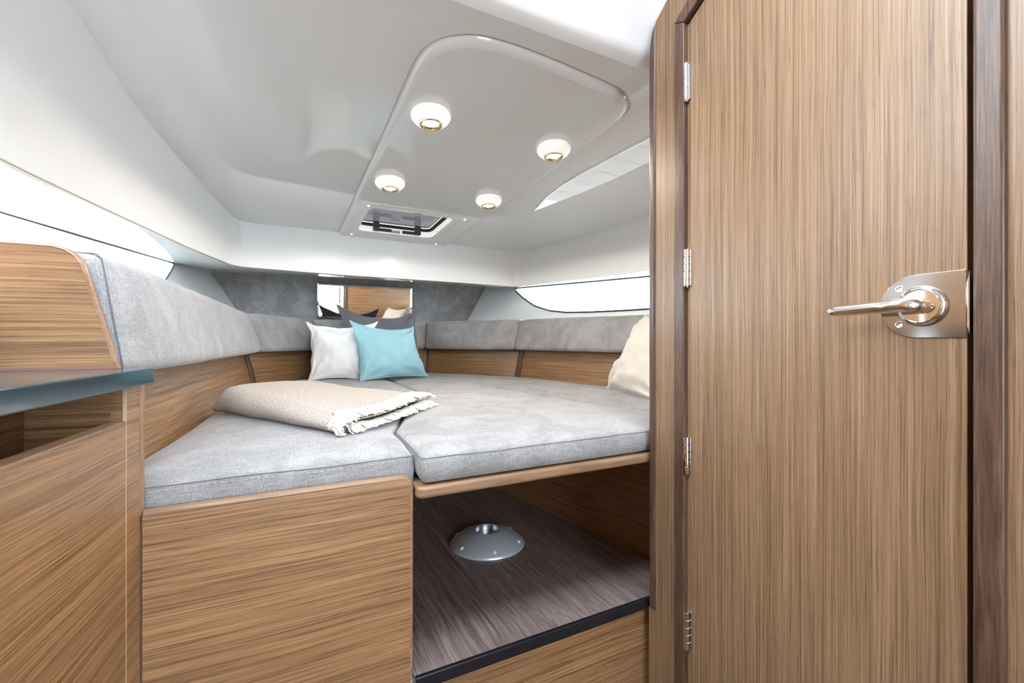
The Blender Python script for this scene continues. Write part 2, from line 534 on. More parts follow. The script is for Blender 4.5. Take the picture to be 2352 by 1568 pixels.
b = MB(); b.box((-1.25, -3.2, 0.0), (-1.2, 0.85, 2.42)); tag(b.build('wall_light_block_port', M['wood_y']), 'unseen teak wall added to port to cut light on the door', 'wall', kind='structure')  # unseen wall put in to keep light off the door, teak to reflect less
b = MB(); b.box((-1.25, -3.25, 0.0), (-0.25, -3.2, 2.42)); b.box((1.05, -3.25, 0.0), (2.2, -3.2, 2.42)); tag(b.build('wall_light_block_aft', M['gel_face']), 'unseen white walls added aft to narrow the light opening', 'wall', kind='structure')  # unseen walls put in to narrow the opening for light from aft
b = MB(); b.box((2.15, -3.2, 0.0), (2.2, 0.90, 1.62)); tag(b.build('wall_light_block_starboard', M['gel_face']), 'unseen low white wall added to starboard to cut light', 'wall', kind='structure')  # unseen low wall put in with the roof to cut the light

CZ0 = 0.7515                                    # ceiling height above the eye at the camera, falling 5 cm a metre forward


def ceil(x, y, off=0.0):
    return bP(x, y, (0, 0, CZ0 - off + H), (0, 0.05, 1))


def onceil(X, Y, off=0.0):
    return Vector((X, Y, CZ0 - off - 0.05 * Y + H))


CE = 0.894                                      # the after edge of the ceiling
top_port = [onceil(-0.372, CE)] + [ceil(*p) for p in [(165, 0), (230, 110), (300, 225), (350, 290), (400, 350), (470, 428), (525, 487)]]
top_bow = [ceil(*p) for p in [(536, 498), (552, 506.5), (580, 512), (780, 533), (1000, 557), (1150, 574.5), (1185, 578)]]
top_star = [ceil(*p) for p in [(1203, 577.5), (1250, 566), (1350, 540), (1420, 519), (1493, 494)]] + [onceil(1.80, 1.25), onceil(1.82, CE)]
# the moulded panel that carries the lamps: U-shaped outline open to the bow
pan_px = [(776.5, 532.6), (818, 436), (880, 300), (940, 160), (958, 125), (985, 98), (1030, 80), (1090, 76), (1150, 90), (1200, 106), (1300, 146), (1400, 190), (1430, 205), (1448, 225), (1450, 245), (1432, 271), (1300, 366), (1200, 438), (1075, 528), (1026, 560.3)]
pan = [ceil(*p) for p in pan_px]


def chaikin(pts, n=2):
    for _ in range(n):
        out_ = [pts[0]]
        for a_, c_ in zip(pts, pts[1:]): out_ += [a_.lerp(c_, 0.25), a_.lerp(c_, 0.75)]
        pts = out_ + [pts[-1]]
    return pts


pan = chaikin(pan)
pan[0] = onceil(pan[0].x, pan[0].y + 0.03); pan[-1] = onceil(pan[-1].x, pan[-1].y + 0.03)
bowL, bowR = pan[0], pan[-1]
sh_ = lambda l, dx, dy: [onceil(p.x + dx, p.y + dy) for p in l]
outer = [top_port[0]] + sh_(top_port, -0.02, 0) + sh_([p for p in top_bow if p.x < bowL.x], -0.01, 0.02) + pan + sh_([p for p in top_bow if p.x > bowR.x], 0.01, 0.02) + sh_(top_star, 0.02, 0) + [top_star[-1]]
b = MB(); b.fill(outer, normal=(0, 0, -1))
ceiling = b.build('ceiling', M['gel'])
tag(ceiling, 'glossy white moulded ceiling over the berth', 'ceiling', kind='structure')


def inset_pan(d, off):
    q = offset_path(pan, d)
    q[0].y = bowL.y; q[-1].y = bowR.y
    return [onceil(p.x, p.y, off) for p in q]


hx0, hx1, hy0, hy1 = 0.395, 0.808, 2.185, 2.588   # deck hatch opening
hloop = fillet([onceil(hx0, hy0, .015), onceil(hx1, hy0, .015), onceil(hx1, hy1, .015), onceil(hx0, hy1, .015)], 0.05, 6)
b = MB()
loops = [inset_pan(0.0, 0.0), inset_pan(0.0015, -0.004), inset_pan(0.005, -0.004), inset_pan(0.006, 0.003), inset_pan(0.008, 0.0065), inset_pan(0.0115, 0.0105), inset_pan(0.017, 0.0135), inset_pan(0.026, 0.015)]
for A, B_ in zip(loops, loops[1:]): b.strip(A, B_)
b.build('panel_rim', M['gel'], ceiling, smooth='auto')
b = MB(); b.fill(loops[-1], [hloop], normal=(0, 0, -1)); b.build('moulded_panel', M['gel'], ceiling)

# the sides of the moulding below the ceiling and the face over the bow
LZ = 0.378
bot_port = [bZ(0, 362, LZ) + Vector((-0.03, -0.42, 0))] + [bZ(*p, LZ) for p in [(0, 362), (70, 397), (200, 459), (270, 492), (335, 522), (430, 566), (520, 603)]]
bot_bow_x = [0.0] * len(top_bow)
bot_bow = []
for i, p in enumerate(top_bow):
    bot_bow.append(Vector((p.x * 0.985 + 0.005, max(p.y, 2.68) + 0.01, LZ + H)))
bot_bow[0] = bZ(536, 608, LZ); bot_bow[1] = bZ(556, 612, LZ); bot_bow[2] = bZ(590, 615, LZ)
bot_star = [Vector((1.462, 2.73, LZ + H)), Vector((1.545, 2.52, LZ + H)), Vector((1.655, 2.2, LZ + H)), Vector((1.71, 1.99, LZ + H)), bZ(1493, 618.7, LZ), V(1.80, 1.25, LZ), V(1.82, CE, LZ)]


def rolled(tops, bots, name, mat, label):
    """a face with a small rolled edge at the ceiling and a return under the bottom edge"""
    rows = []
    for t, bo in zip(tops, bots):
        d = bo - t
        rows.append([t + Vector((0, 0, 0.04)), t, t + d * 0.02, t + d * 0.5, t + d * 0.985, bo])
    b_ = MB(); b_.grid(rows)
    return tag(b_.build(name, mat, smooth='auto'), label, 'wall', kind='structure')


rolled(top_port, bot_port, 'wall_port', M['gel_face'], 'white port side of the cabin top above the long window')
rolled(top_port[-1:] + top_bow + top_star[:1], bot_port[-1:] + bot_bow + bot_star[:1], 'wall_bow', M['gel_face'], 'white face under the ceiling above the charcoal bow panel')
rolled(top_star, bot_star, 'wall_starboard', M['gel_face'], 'white starboard side of the cabin top above the short window')

# hull sides with their windows
PY = 3.65                                        # charcoal bow panel
pc = bY(482, 624, PY); sc = bY(1115, 660, PY)
G = 0.21


def hull_x(side, Y, z):
    if side < 0: return pc.x - G * (PY - Y) - 0.62 * (z - (pc.z - H))
    return sc.x + G * (PY - Y) + 0.574 * (z - (sc.z - H))


def hull_pt(side, Y, z): return Vector((hull_x(side, Y, z), Y, z + H))


def hull_px(side, x, y):
    if side < 0: return bP(x, y, hull_pt(-1, PY, .4), (1, -G, 0.62))
    return bP(x, y, hull_pt(1, PY, .4), (1, G, -0.574))


def ledge_z(side, Y):
    a = (pc.z if side < 0 else sc.z) - H
    y0_, z0_, k = (1.83, 0.3745, 0.0430) if side < 0 else (1.95, 0.380, 0.0400)
    yt = 3.0 if side < 0 else 3.2
    zt_ = z0_ + k * (yt - y0_)
    return z0_ + k * (Y - y0_) if Y < yt else lerp(zt_, a, (Y - yt) / (PY - yt))


win = {-1: [hull_px(-1, *p) for p in [(396, 603.5), (300, 576), (200, 547), (100, 517), (0, 487)]] + [hull_pt(-1, 1.5, 0.345), hull_pt(-1, 1.47, 0.16), hull_pt(-1, 1.7, 0.165), hull_pt(-1, 2.1, 0.178)] + [hull_px(-1, *p) for p in [(345, 678), (375, 648), (392, 622), (399, 608)]],
       1: [hull_px(1, *p) for p in [(1184, 662), (1300, 652), (1400, 643), (1493, 634.5)]] + [hull_pt(1, 1.0, 0.315), hull_pt(1, 1.0, 0.13)] + [hull_px(1, *p) for p in [(1493, 709), (1430, 713), (1350, 716.5), (1300, 717), (1262, 713), (1228, 702), (1202, 684), (1186, 669)]]}
for side, nm, wn in ((-1, 'wall_port_hull', 'window_1'), (1, 'wall_starboard_hull', 'window_2')):
    topl = [hull_pt(side, Y, ledge_z(side, Y)) for Y in (PY + .06, PY, 3.2, 3.0, 2.6, 2.0, 1.4, 0.5)]
    botl = [hull_pt(side, Y, 0.03) for Y in (0.5, 2.0, PY + .06)]
    b = MB(); b.fill(topl + botl, [win[side]], normal=(-side, 0, 0.3))
    tag(b.build(nm, M['gel_face'], fix=True), 'white hull side around the ' + ('long port window' if side < 0 else 'starboard window'), 'wall', kind='structure')
    w = thing(wn, win[side][0], 'long tapering port window with thin dark gasket' if side < 0 else 'tapering starboard window with dark gasket', 'window', kind='structure')
    nout = Vector((side, 0, 0)) * 0.02
    b = MB(); b.fill([p + nout for p in win[side]], normal=(-side, 0, 0.3)); b.build('pane', M['glass'], w)
    b = MB(); b.strip(win[side], [p + nout for p in win[side]], closed=True); b.build('reveal', M['gel_face'], w)
    b = MB(); b.tube([p + Vector((-side * 0.002, 0, 0)) for p in resample(win[side], 0.08, True)], 0.0035 if side < 0 else 0.006, seg=6, closed=True); b.build('gasket', M['gasket'], w)

# underside of the side decks: between the moulding and the hull
pairs = []
for p in bot_port: pairs.append((p, hull_pt(-1, min(p.y, 2.62), ledge_z(-1, min(p.y, 2.62)))))
pairs += [(bot_port[-1].lerp(bot_bow[0], k), hull_pt(-1, Y, ledge_z(-1, Y))) for k, Y in ((.3, 3.0), (.5, 3.3))]
for p in bot_bow:
    t = min(1, max(0, (p.x - bot_bow[0].x) / (bot_bow[-1].x - bot_bow[0].x)))
    pairs.append((p, Vector((lerp(pc.x, sc.x, t), PY, lerp(pc.z, sc.z, t)))))
pairs += [(bot_bow[-1].lerp(bot_star[0], k), hull_pt(1, Y, ledge_z(1, Y))) for k, Y in ((.4, 3.4), (.7, 3.2), (.9, 2.9))]
for p in bot_star: pairs.append((p, hull_pt(1, min(p.y, 2.62), ledge_z(1, min(p.y, 2.62)))))
inner = [a_ for a_, _ in pairs]
outerl = [c_ + Vector((math.copysign(0.004, c_.x - 0.6), 0, 0)) for _, c_ in pairs]
b = MB()
mid = [p.lerp(q, 0.04) + Vector((0, 0, -0.004)) for p, q in zip(inner, outerl)]
b.grid([inner, mid, outerl])
tag(b.build('trim_1', M['gel'], smooth=True), 'glossy white underside of the side decks above the windows', 'trim', kind='structure')
b = MB(); b.tube([p + Vector((0, 0, -0.003)) for p in bot_port], 0.0028, seg=6)
tag(b.build('trim_2', M['tan'], smooth=True), 'thin tan edging under the white port side face', 'trim', kind='structure')

# after edge of the ceiling: rounds over and sweeps up aft
prof = [(CE, CZ0 - 0.05 * CE), (CE - 0.012, CZ0 - 0.05 * CE + 0.003), (CE - 0.026, CZ0 - 0.05 * CE + 0.013), (CE - 0.036, CZ0 - 0.05 * CE + 0.03), (CE - 0.045, CZ0 - 0.05 * CE + 0.05), (0.79, 0.845), (0.66, 0.965), (0.55, 1.03)]
b = MB(); b.strip([V(-0.372, y, z) for y, z in prof], [V(1.82, y, z) for y, z in prof])
tag(b.build('wall_aft_riser', M['gel_face'], smooth=True), 'bright white riser sweeping up aft of the ceiling', 'wall', kind='structure')

# ------------------------------------------------------------------ charcoal panel and mirror at the bow
b = MB(); b.prism([V(pc.x - 0.001, PY, pc.z - H + 0.004), V(sc.x + 0.001, PY, sc.z - H + 0.004), V(sc.x - 0.574 * 0.45 + 0.001, PY, sc.z - H - 0.45), V(pc.x + 0.62 * 0.45 - 0.001, PY, pc.z - H - 0.45)], (0, 0.02, 0))
tag(b.build('bow_panel', M['fabric_dark']), 'charcoal fabric panel across the bow around the mirror', 'panel')
mt = [bY(728, 650.5, PY - 0.008), bY(945, 661.5, PY - 0.008)]
mx0, mx1, mz1 = mt[0].x, mt[1].x, (mt[0].z + mt[1].z) / 2; mz0 = mz1 - 0.36
mir = thing('mirror', (0.5 * (mx0 + mx1), PY, mz0), 'frameless mirror on the charcoal panel at the bow', 'mirror')
bw = 0.014; LEAN = math.tan(math.radians(4.0))       # the glass leans in a little at the top


def mp_(x, z, d): return Vector((x, PY - 0.008 - (z - mz0) * LEAN - d, z))


i_ = [mp_(mx0 + bw, mz0 + bw, .0025), mp_(mx1 - bw, mz0 + bw, .0025), mp_(mx1 - bw, mz1 - bw, .0025), mp_(mx0 + bw, mz1 - bw, .0025)]
o_ = [mp_(mx0, mz0, 0), mp_(mx1, mz0, 0), mp_(mx1, mz1, 0), mp_(mx0, mz1, 0)]
b = MB(); b.face(i_); b.build('mirror_glass', M['mirror'], mir)
b = MB(); b.strip(o_, i_, closed=True); b.build('bevel', M['mirror'], mir)
b = MB(); b.tube(o_ + [o_[0]], 0.0016, seg=6); b.build('edge', M['gasket'], mir)
bk_ = [p + Vector((0, 0.001, 0)) for p in o_]
b = MB(); b.hexa(bk_, [Vector((p.x, PY - 0.0005, p.z)) for p in bk_]); b.build('backing', M['plastic'], mir)

# ------------------------------------------------------------------ berth: wood lining, backrests
BT = -0.225                                       # berth level at the lining, from eye height
W = [Vector((-0.254, 0.886, 0)), Vector((-0.097, 2.60, 0)), Vector((0.22, 3.10, 0)), Vector((0.95, 3.16, 0)), Vector((1.357, 2.53, 0)), Vector((1.60, 0.88, 0))]


def wall_at(z):
    """lining leans outward going up"""
    q = offset_path(W, 0.25 * (z - BT))
    return [Vector((p.x, p.y, z + H)) for p in q]


z0, z1 = -0.32, 0.09
wb, wt = wall_at(z0), wall_at(z1)
out = [Vector((p.x, p.y, 0)) for p in offset_path(W, 0.016)]
names = ['port berth side beside the folded blanket', 'port bow behind the white pillow', 'bow centre behind the teal pillow', 'starboard bow right of the teal pillow', 'starboard berth side behind the cream pillow']
for i in range(5):
    th = thing('berth_lining', ((W[i].x + W[i + 1].x) / 2, (W[i].y + W[i + 1].y) / 2, z0 + H), 'teak panel lining the ' + names[i], 'panel', 'teak panels lining the berth')
    d = (wb[i + 1] - wb[i]); nrm = Vector((-d.y, d.x, 0)).normalized() * 0.014
    f = [wb[i], wb[i + 1], wt[i + 1], wt[i]]
    b = MB(); b.hexa(f, [p + nrm for p in f]); b.build('veneer', M['wood_y'] if i in (0, 4) else M['wood_x'], th)
    if i < 4:   # dark corner post at the joint with the next panel
        q0, q1 = wb[i + 1], wt[i + 1]
        t1 = (wb[i] - wb[i + 1]).normalized(); t2 = (wb[i + 2] - wb[i + 1]).normalized()
        inn = (t1 + t2).normalized()
        ww = 0.022
        poly = [q0 + t1 * ww, q0 + t1 * ww + inn * 0.008, q0 + inn * 0.012, q0 + t2 * ww + inn * 0.008, q0 + t2 * ww, q0 - inn * 0.004]
        b = MB(); b.prism(poly, q1 - q0); b.build('corner_post', M['trim'], th, bevel=0.003)


def puffy(c8, name, mat, parent=None, n=(10, 4, 2), r=0.02, bulge=0.008, seed=0, wav=0.002):
    """rounded, slightly bulging box. c8: 4 corners of the front face (bl, br, tr, tl) and the matching back ones"""
    c8 = [Vector(p) for p in c8]
    lx = (c8[1] - c8[0]).length; ly = (c8[3] - c8[0]).length; lz = (c8[4] - c8[0]).length
    L_ = (lx, ly, lz)

    def tri(a, b_, c):
        f = c8[0] * (1 - a) * (1 - b_) + c8[1] * a * (1 - b_) + c8[2] * a * b_ + c8[3] * (1 - a) * b_
        k = c8[4] * (1 - a) * (1 - b_) + c8[5] * a * (1 - b_) + c8[6] * a * b_ + c8[7] * (1 - a) * b_
        return f.lerp(k, c)

    def knots(l, m):
        rr = min(r, l * 0.45)
        k = [0, rr * 0.15, rr * 0.4, rr * 0.7, rr]
        k += [rr + (l - 2 * rr) * i / m for i in range(1, m)]
        k += [l - rr, l - rr * 0.7, l - rr * 0.4, l - rr * 0.15, l]
        return k
    ks = [knots(L_[i], n[i]) for i in range(3)]
    mb = MB(); cache = {}
    rr3 = [min(r, L_[i] * 0.45) for i in range(3)]; R = min(rr3)

    def pt(ijk):
        if ijk in cache: return cache[ijk]
        p = Vector([ks[a][ijk[a]] for a in range(3)])
        q = Vector([min(max(p[a], R), L_[a] - R) for a in range(3)])
        d = p - q
        if d.length > 1e-9: p = q + d.normalized() * R
        u = [p[a] / L_[a] for a in range(3)]
        w = tri(*u)
        bl = Vector((0, 0, 0))
        cu = [1 - (2 * x - 1) ** 4 for x in u]
        if bulge:
            nf = (tri(u[0], u[1], 0) - tri(u[0], u[1], 1)).normalized()
            if u[2] < 0.5: bl += nf * bulge * max(0, cu[0]) ** .5 * max(0, cu[1]) * (1 - 2 * u[2])
            nt_ = (tri(u[0], 1, u[2]) - tri(u[0], 0, u[2])).normalized()
            bl += nt_ * bulge * 0.5 * (2 * u[1] - 1) * max(0, cu[0]) ** .5 * max(0, cu[2])
        w = w + bl + Vector((noise.noise(w * 9 + Vector((seed, 0, 0))), noise.noise(w * 9 + Vector((0, seed + 5, 0))), noise.noise(w * 9 + Vector((0, 0, seed + 9))))) * wav
        cache[ijk] = mb.bm.verts.new(w)
        return cache[ijk]
    N = [len(k) for k in ks]
    for ax in range(3):
        a1, a2 = (ax + 1) % 3, (ax + 2) % 3
        for fixed in (0, N[ax] - 1):
            for i in range(N[a1] - 1):
                for j in range(N[a2] - 1):
                    def key(x, y):
                        k = [0, 0, 0]; k[ax] = fixed; k[a1] = x; k[a2] = y; return tuple(k)
                    mb.bm.faces.new([pt(key(i, j)), pt(key(i + 1, j)), pt(key(i + 1, j + 1)), pt(key(i, j + 1))])
    return mb.build(name, mat, parent, smooth=True)


BZ0, BZ1 = -0.050, 0.138
bk0, bk1 = wall_at(BZ0), wall_at(BZ1)


def inward(path, d):
    q = offset_path(path, -d); return [Vector((a.x, a.y, p.z)) for a, p in zip(q, path)]


fr0, fr1 = inward(bk0, 0.082), inward(bk1, 0.070)
fr0[0] += Vector((0.016, 0, 0)); fr1[0] += Vector((0.045, 0, 0))
bk0, bk1 = inward(bk0, 0.003), inward(bk1, 0.003)
fr1[5].z -= 0.030; bk1[5].z -= 0.030
blab = ['long grey backrest cushion along the port side under the long window', 'grey backrest cushion across the port bow behind the white pillow', 'grey backrest cushion at the bow centre below the mirror', 'grey backrest cushion across the starboard bow right of the teal pillow', 'grey backrest cushion along the starboard side behind the cream pillow']
for i in range(5):
    g = 0.0015
    def sh(path, k, s):
        d = (path[i + 1] - path[i]).normalized(); return path[k] + d * s * g
    c8 = [sh(fr0, i, 1), sh(fr0, i + 1, -1), sh(fr1, i + 1, -1), sh(fr1, i, 1), sh(bk0, i, 1), sh(bk0, i + 1, -1), sh(bk1, i + 1, -1), sh(bk1, i, 1)]
    base = (c8[0] + c8[1]) / 2
    th = thing('backrest_cushion', base, blab[i], 'cushion', 'grey backrest cushions around the berth')
    ln = (c8[1] - c8[0]).length
    puffy(c8, 'pad', M['fabric'], th, n=(max(6, int(ln / 0.07)), 5, 2), r=0.022, bulge=0.009, seed=i * 3.1)
    if i == 0:
        # boxed end towards the galley: seam and stitching run round the front edge of the end face
        e = [c8[0], c8[3]]
        cen = (c8[0] + c8[3] + c8[4] + c8[7]) / 4
        n_end = (c8[0] - c8[1]).normalized()
        fl = [c8[0] + Vector((0.0, 0.020, 0.0)), c8[3] + Vector((-0.003, 0.020, -0.018)), c8[3] + (c8[7] - c8[3]) * 0.30 + Vector((0, 0.012, 0.003)), c8[7] + Vector((0, 0.012, 0.004))]
        ax = (c8[1] - c8[0]).normalized()
        inw = (c8[0] - c8[4]).normalized()
        ln_ = []
        for t in range(13):
            z = lerp(0.012, 0.93, t / 12); p = c8[0].lerp(c8[3], z) + ax * 0.0060 - inw * 0.0060; ln_.append(p)
        top = c8[3] + ax * 0.0060
        ln_ += [top + (c8[7] - c8[3]) * s_ + Vector((0, 0, -0.0058)) for s_ in (0.10, 0.25, 0.5, 0.8)]
        b = MB(); b.tube(ln_, 0.0011, seg=5); b.build('seam', M['seam'], th)
        b = MB()
        lp = resample([p + ax * 0.013 + inw * 0.0050 for p in ln_[:13]], 0.004)
        for k in range(0, len(lp) - 1, 2): b.tube([lp[k], lp[k].lerp(lp[k + 1], 0.9)], 0.0007, seg=4)
        tag(b.build('stitching', M['stitch'], th), kind='stuff')

# shelf behind the backrests (keeps daylight out of the lockers)
sh_in = wall_at(0.085)
b = MB()
po = [hull_pt(-1, 0.5, 0.04)] + [hull_pt(-1, Y, 0.04) for Y in (1.5, 2.6, 3.4, PY)]
so = [hull_pt(1, Y, 0.04) for Y in (PY, 3.4, 2.6, 1.5, 0.5)]
ring = [Vector((p.x, p.y, 0.04 + H)) for p in sh_in]
b.fill(po + so + [Vector((ring[-1].x, 0.5, 0.04 + H))] + ring[::-1] + [Vector((ring[0].x, 0.5, 0.04 + H))], normal=(0, 0, 1))
tag(b.build('trim_3', M['gel_face']), 'white shelf behind the backrest cushions', 'trim', kind='structure')

# ------------------------------------------------------------------ berth cushions
def bed_cushion(name, plan, zb, zt, label, crown=0.012, r=0.014, corner=0.014, stitch_dir=None, seed=0):
    pts = fillet([Vector((x, y, 0)) for x, y in plan], corner, 5)
    area = sum(p.x * q.y - q.x * p.y for p, q in zip(pts, pts[1:] + pts[:1]))
    if area < 0: pts = pts[::-1]
    pts = resample(pts, 0.022, True)
    c = sum(pts, Vector()) / len(pts)
    th = thing(name, (c.x, c.y, zb + H), label, 'cushion', 'grey berth cushions')
    loops_ = []
    def lp(d, z):
        return [Vector((p.x, p.y, z + H)) for p in offset_path(pts, d, True)]
    hb = zt - zb
    loops_.append(lp(r * 0.8, zb)); loops_.append(lp(r * 0.25, zb + r * 0.25)); loops_.append(lp(0, zb + r * 0.8))
    loops_.append(lp(-0.004, zb + hb * 0.5)); loops_.append(lp(0, zt - r * 0.85))
    for a in (20, 40, 60, 80): loops_.append(lp(r * (1 - math.cos(math.radians(a))), zt - r * 0.85 + r * 0.85 * math.sin(math.radians(a))))
    for q in loops_[3:]:
        for p in q:
            p += Vector((noise.noise(p * 7 + Vector((seed, 3, 1))), noise.noise(p * 7 + Vector((1, seed, 8))), noise.noise(p * 6 + Vector((4, 1, seed))))) * 0.0035
    b_ = MB(); b_.grid(loops_, closed_u=True)
    ztop = zt + H

    def lift(p, d):
        z = ztop - 0.0004 + crown * (1 - math.exp(-d / 0.05)) + noise.noise(p * 6 + Vector((4, 1, seed))) * 0.0035
        return Vector((p.x, p.y, z))
    b_.fill([p.copy() for p in loops_[-1]], normal=(0, 0, 1), step=0.03, lift=lift); b_.fill([p.copy() for p in loops_[0]], normal=(0, 0, -1))
    b_.build('pad', M['fabric'], th, smooth=True)
    # piped seam where the top panel meets the border
    sm = loops_[5]
    b_ = MB(); b_.tube([p + Vector((0, 0, 0.0008)) for p in offset_path(sm, -0.0002, True)], 0.0007, seg=5, closed=True); b_.build('seam', M['seam'], th)
    st = [p for p in offset_path(loops_[4], -0.0008, True)]
    st = [p + Vector((0, 0, -0.002)) for p in st]
    fronts = [p for p in st if p.y < 0.93 and p.x < 1.1]
    fronts.sort(key=lambda p: p.x)
    lp2 = resample(fronts, 0.005)
    b_ = MB()
    for k in range(0, len(lp2) - 1, 2): b_.tube([lp2[k], lp2[k].lerp(lp2[k + 1], 0.85)], 0.0006, seg=4)
    if len(lp2) > 4: tag(b_.build('stitching', M['stitch'], th), kind='stuff')
    return th


bed_cushion('berth_cushion', [(-0.243, 0.895), (0.245, 0.895), (0.262, 1.15), (0.560, 1.985), (0.598, 3.10), (0.225, 3.07), (-0.085, 2.59)], -0.292, -0.222, 'grey port berth cushion under the folded blanket', seed=1)
bed_cushion('berth_cushion', [(0.604, 3.10), (0.567, 1.985), (0.930, 1.925), (1.050, 1.07), (1.062, 0.895), (1.585, 0.895), (1.345, 2.52), (0.945, 3.13)], -0.292, -0.222, 'grey starboard berth cushion under the cream pillow', seed=2)
bed_cushion('berth_cushion', [(0.250, 0.858), (1.056, 0.858), (1.045, 1.07), (0.925, 1.918), (0.566, 1.978), (0.268, 1.146)], -0.277, -0.220, 'grey middle berth cushion on the teak infill board', seed=3)

# ------------------------------------------------------------------ berth base, infill board, step
b = MB()
fp = fillet([Vector((-0.179, 0.868, 0.0)), Vector((0.231, 0.868, 0.0)), V(0.233, 0.868, -0.262), V(-0.179, 0.868, -0.262)], [0, 0, 0.024, 0], 6)
th = thing('berth_front_panel', (0.03, 0.87, 0.0), 'teak front panel below the port berth cushion with rounded corner', 'panel')
b.prism(fp, (0, 0.019, 0)); b.build('veneer', M['wood_x'], th)
ed = fillet([Vector((0.2325, 0.8775, 0.60)), V(0.2335, 0.8775, -0.2605), V(-0.178, 0.8775, -0.2605)], [0, 0.024, 0], 6, closed=False)
b = MB()
rows = []
for i, p in enumerate(ed):
    t = (ed[min(i + 1, len(ed) - 1)] - ed[max(i - 1, 0)]).normalized(); nrm = Vector((0, 1, 0)).cross(t).normalized()
    if i == 0: sgn = 1 if nrm.x > 0 else -1
    nrm *= sgn
    rows.append([p - nrm * 0.0025 + Vector((0, -0.0099, 0)), p + nrm * 0.0012 + Vector((0, -0.0100, 0)), p + nrm * 0.0025 + Vector((0, -0.0085, 0)), p + nrm * 0.003, p + nrm * 0.0025 + Vector((0, 0.0085, 0)), p + Vector((0, 0.0100, 0))])
b.grid(rows); b.build('edge_band', M['edge_x'], th, smooth=True)

th = thing('infill_board', (0.65, 1.4, -0.303 + H), 'teak infill board carrying the middle berth cushion', 'board')
b = MB(); b.prism(fillet([V(0.238, 0.850, -0.302), V(1.075, 0.850, -0.302), V(1.06, 1.1, -0.302), V(0.93, 1.93, -0.302), V(0.56, 1.99, -0.302), V(0.262, 1.16, -0.302)], [0.02, 0.02, 0, 0, 0, 0], 5), (0, 0, 0.0225))
b.build('board', M['edge_x'], th, bevel=0.006, bseg=3)

# seat bases that carry the cushions either side of the foot well
th = thing('seat_base', (0.03, 1.8, 0.56), 'teak seat base under the port berth cushion', 'berth base')
b = MB(); b.prism([V(-0.25, 0.9, -0.306), V(0.225, 0.9, -0.306), V(0.25, 1.15, -0.306), V(0.55, 1.98, -0.306), V(0.58, 3.02, -0.306), V(0.21, 3.0, -0.306), V(-0.09, 2.58, -0.306)], (0, 0, 0.0125)); b.build('top_board', M['edge_x'], th)
b = MB(); b.prism([V(0.222, 0.89, -0.306), V(0.222, 1.2, -0.306), V(0.40, 2.2, -0.306), V(0.385, 2.2, -0.306), V(0.205, 1.2, -0.306), V(0.205, 0.89, -0.306)], (0, 0, -0.337)); b.build('side_board', M['wood_y'], th)
th = thing('seat_base', (1.2, 1.8, 0.56), 'teak seat base beside the foot well below the starboard berth cushion', 'berth base')
b = MB(); b.prism([V(1.07, 0.9, -0.306), V(1.58, 0.9, -0.306), V(1.35, 2.5, -0.306), V(0.95, 3.05, -0.306), V(0.61, 3.02, -0.306), V(0.58, 2.0, -0.306), V(0.94, 1.95, -0.306)], (0, 0, 0.0125)); b.build('top_board', M['edge_x'], th)
b = MB(); b.prism([V(1.005, 0.89, -0.306), V(0.986, 1.014, -0.306), V(0.895, 1.576, -0.306), V(0.80, 2.2, -0.306), V(0.815, 2.2, -0.306), V(0.91, 1.576, -0.306), V(1.001, 1.014, -0.306), V(1.02, 0.89, -0.306)], (0, 0, -0.337)); b.build('side_board', M['wood_y'], th)
b = MB(); b.prism([V(0.385, 2.2, -0.306), V(0.815, 2.2, -0.306), V(0.815, 2.2, -0.643), V(0.385, 2.2, -0.643)], (0, 0.015, 0)); b.build('end_board', M['wood_x'], th)

PZ = -0.643
th = thing('foot_well_step', (0.6, 0.86, 0.3), 'grey brown oak laminate platform with black front edge under the berth', 'step')
b = MB(); b.prism([V(0.237, 0.862, PZ), V(0.848, 0.862, PZ), V(1.02, 0.862, PZ), V(1.02, 0.90, PZ), V(0.80, 2.2, PZ), V(0.38, 2.2, PZ), V(0.205, 1.2, PZ), V(0.205, 0.89, PZ), V(0.237, 0.89, PZ)], (0, 0, -0.022)); b.build('tread', M['deckwood'], th)
b = MB(); b.box((0.237, 0.852, PZ - 0.0245 + H), (0.95, 0.8625, PZ + 0.0012 + H)); b.build('nosing', M['black'], th, bevel=0.002)
b = MB(); b.box((0.237, 0.868, 0.0), (0.95, 0.884, PZ - 0.0235 + H)); b.build('riser', M['wood_x'], th)

# pedestal socket for the table
pcx, pcy = 0.599, 1.324
th = thing('table_pedestal_base', (pcx, pcy, PZ + H), 'round domed aluminium table pedestal base on the foot well platform', 'pedestal base')
pr = [(0.118, 0.0), (0.1185, 0.003), (0.114, 0.008), (0.102, 0.018), (0.086, 0.029), (0.066, 0.038), (0.050, 0.043), (0.041, 0.0455), (0.0385, 0.0455), (0.037, 0.044)]
b = MB(); b.lathe(pr, (pcx, pcy, PZ + H + 0.0003), seg=56, cap=False); b.build('flange', M['alu'], th, smooth=True)
b = MB(); b.lathe([(0.037, 0.044), (0.0365, 0.038), (0.036, 0.030)], (pcx, pcy, PZ + H + 0.0003), seg=40, cap=False)
b.lathe([(0.036, 0.030), (0.0001, 0.0295)], (pcx, pcy, PZ + H + 0.0003), seg=40, cap=False); b.build('socket', M['alu_bright'], th, smooth='auto')
for k in range(6):
    a = math.radians(-102 + 60 * k)
    p = Vector((pcx + 0.103 * math.cos(a), pcy + 0.103 * math.sin(a), PZ + H + 0.0165))
    b = MB(); b.lathe([(0.0062, 0.0), (0.0062, 0.002), (0.005, 0.004), (0.0001, 0.0045)], p, axis=(math.cos(a) * 0.6, math.sin(a) * 0.6, 1), seg=12, cap=False); b.build('screw', M['lampscrew'], th, smooth=True)

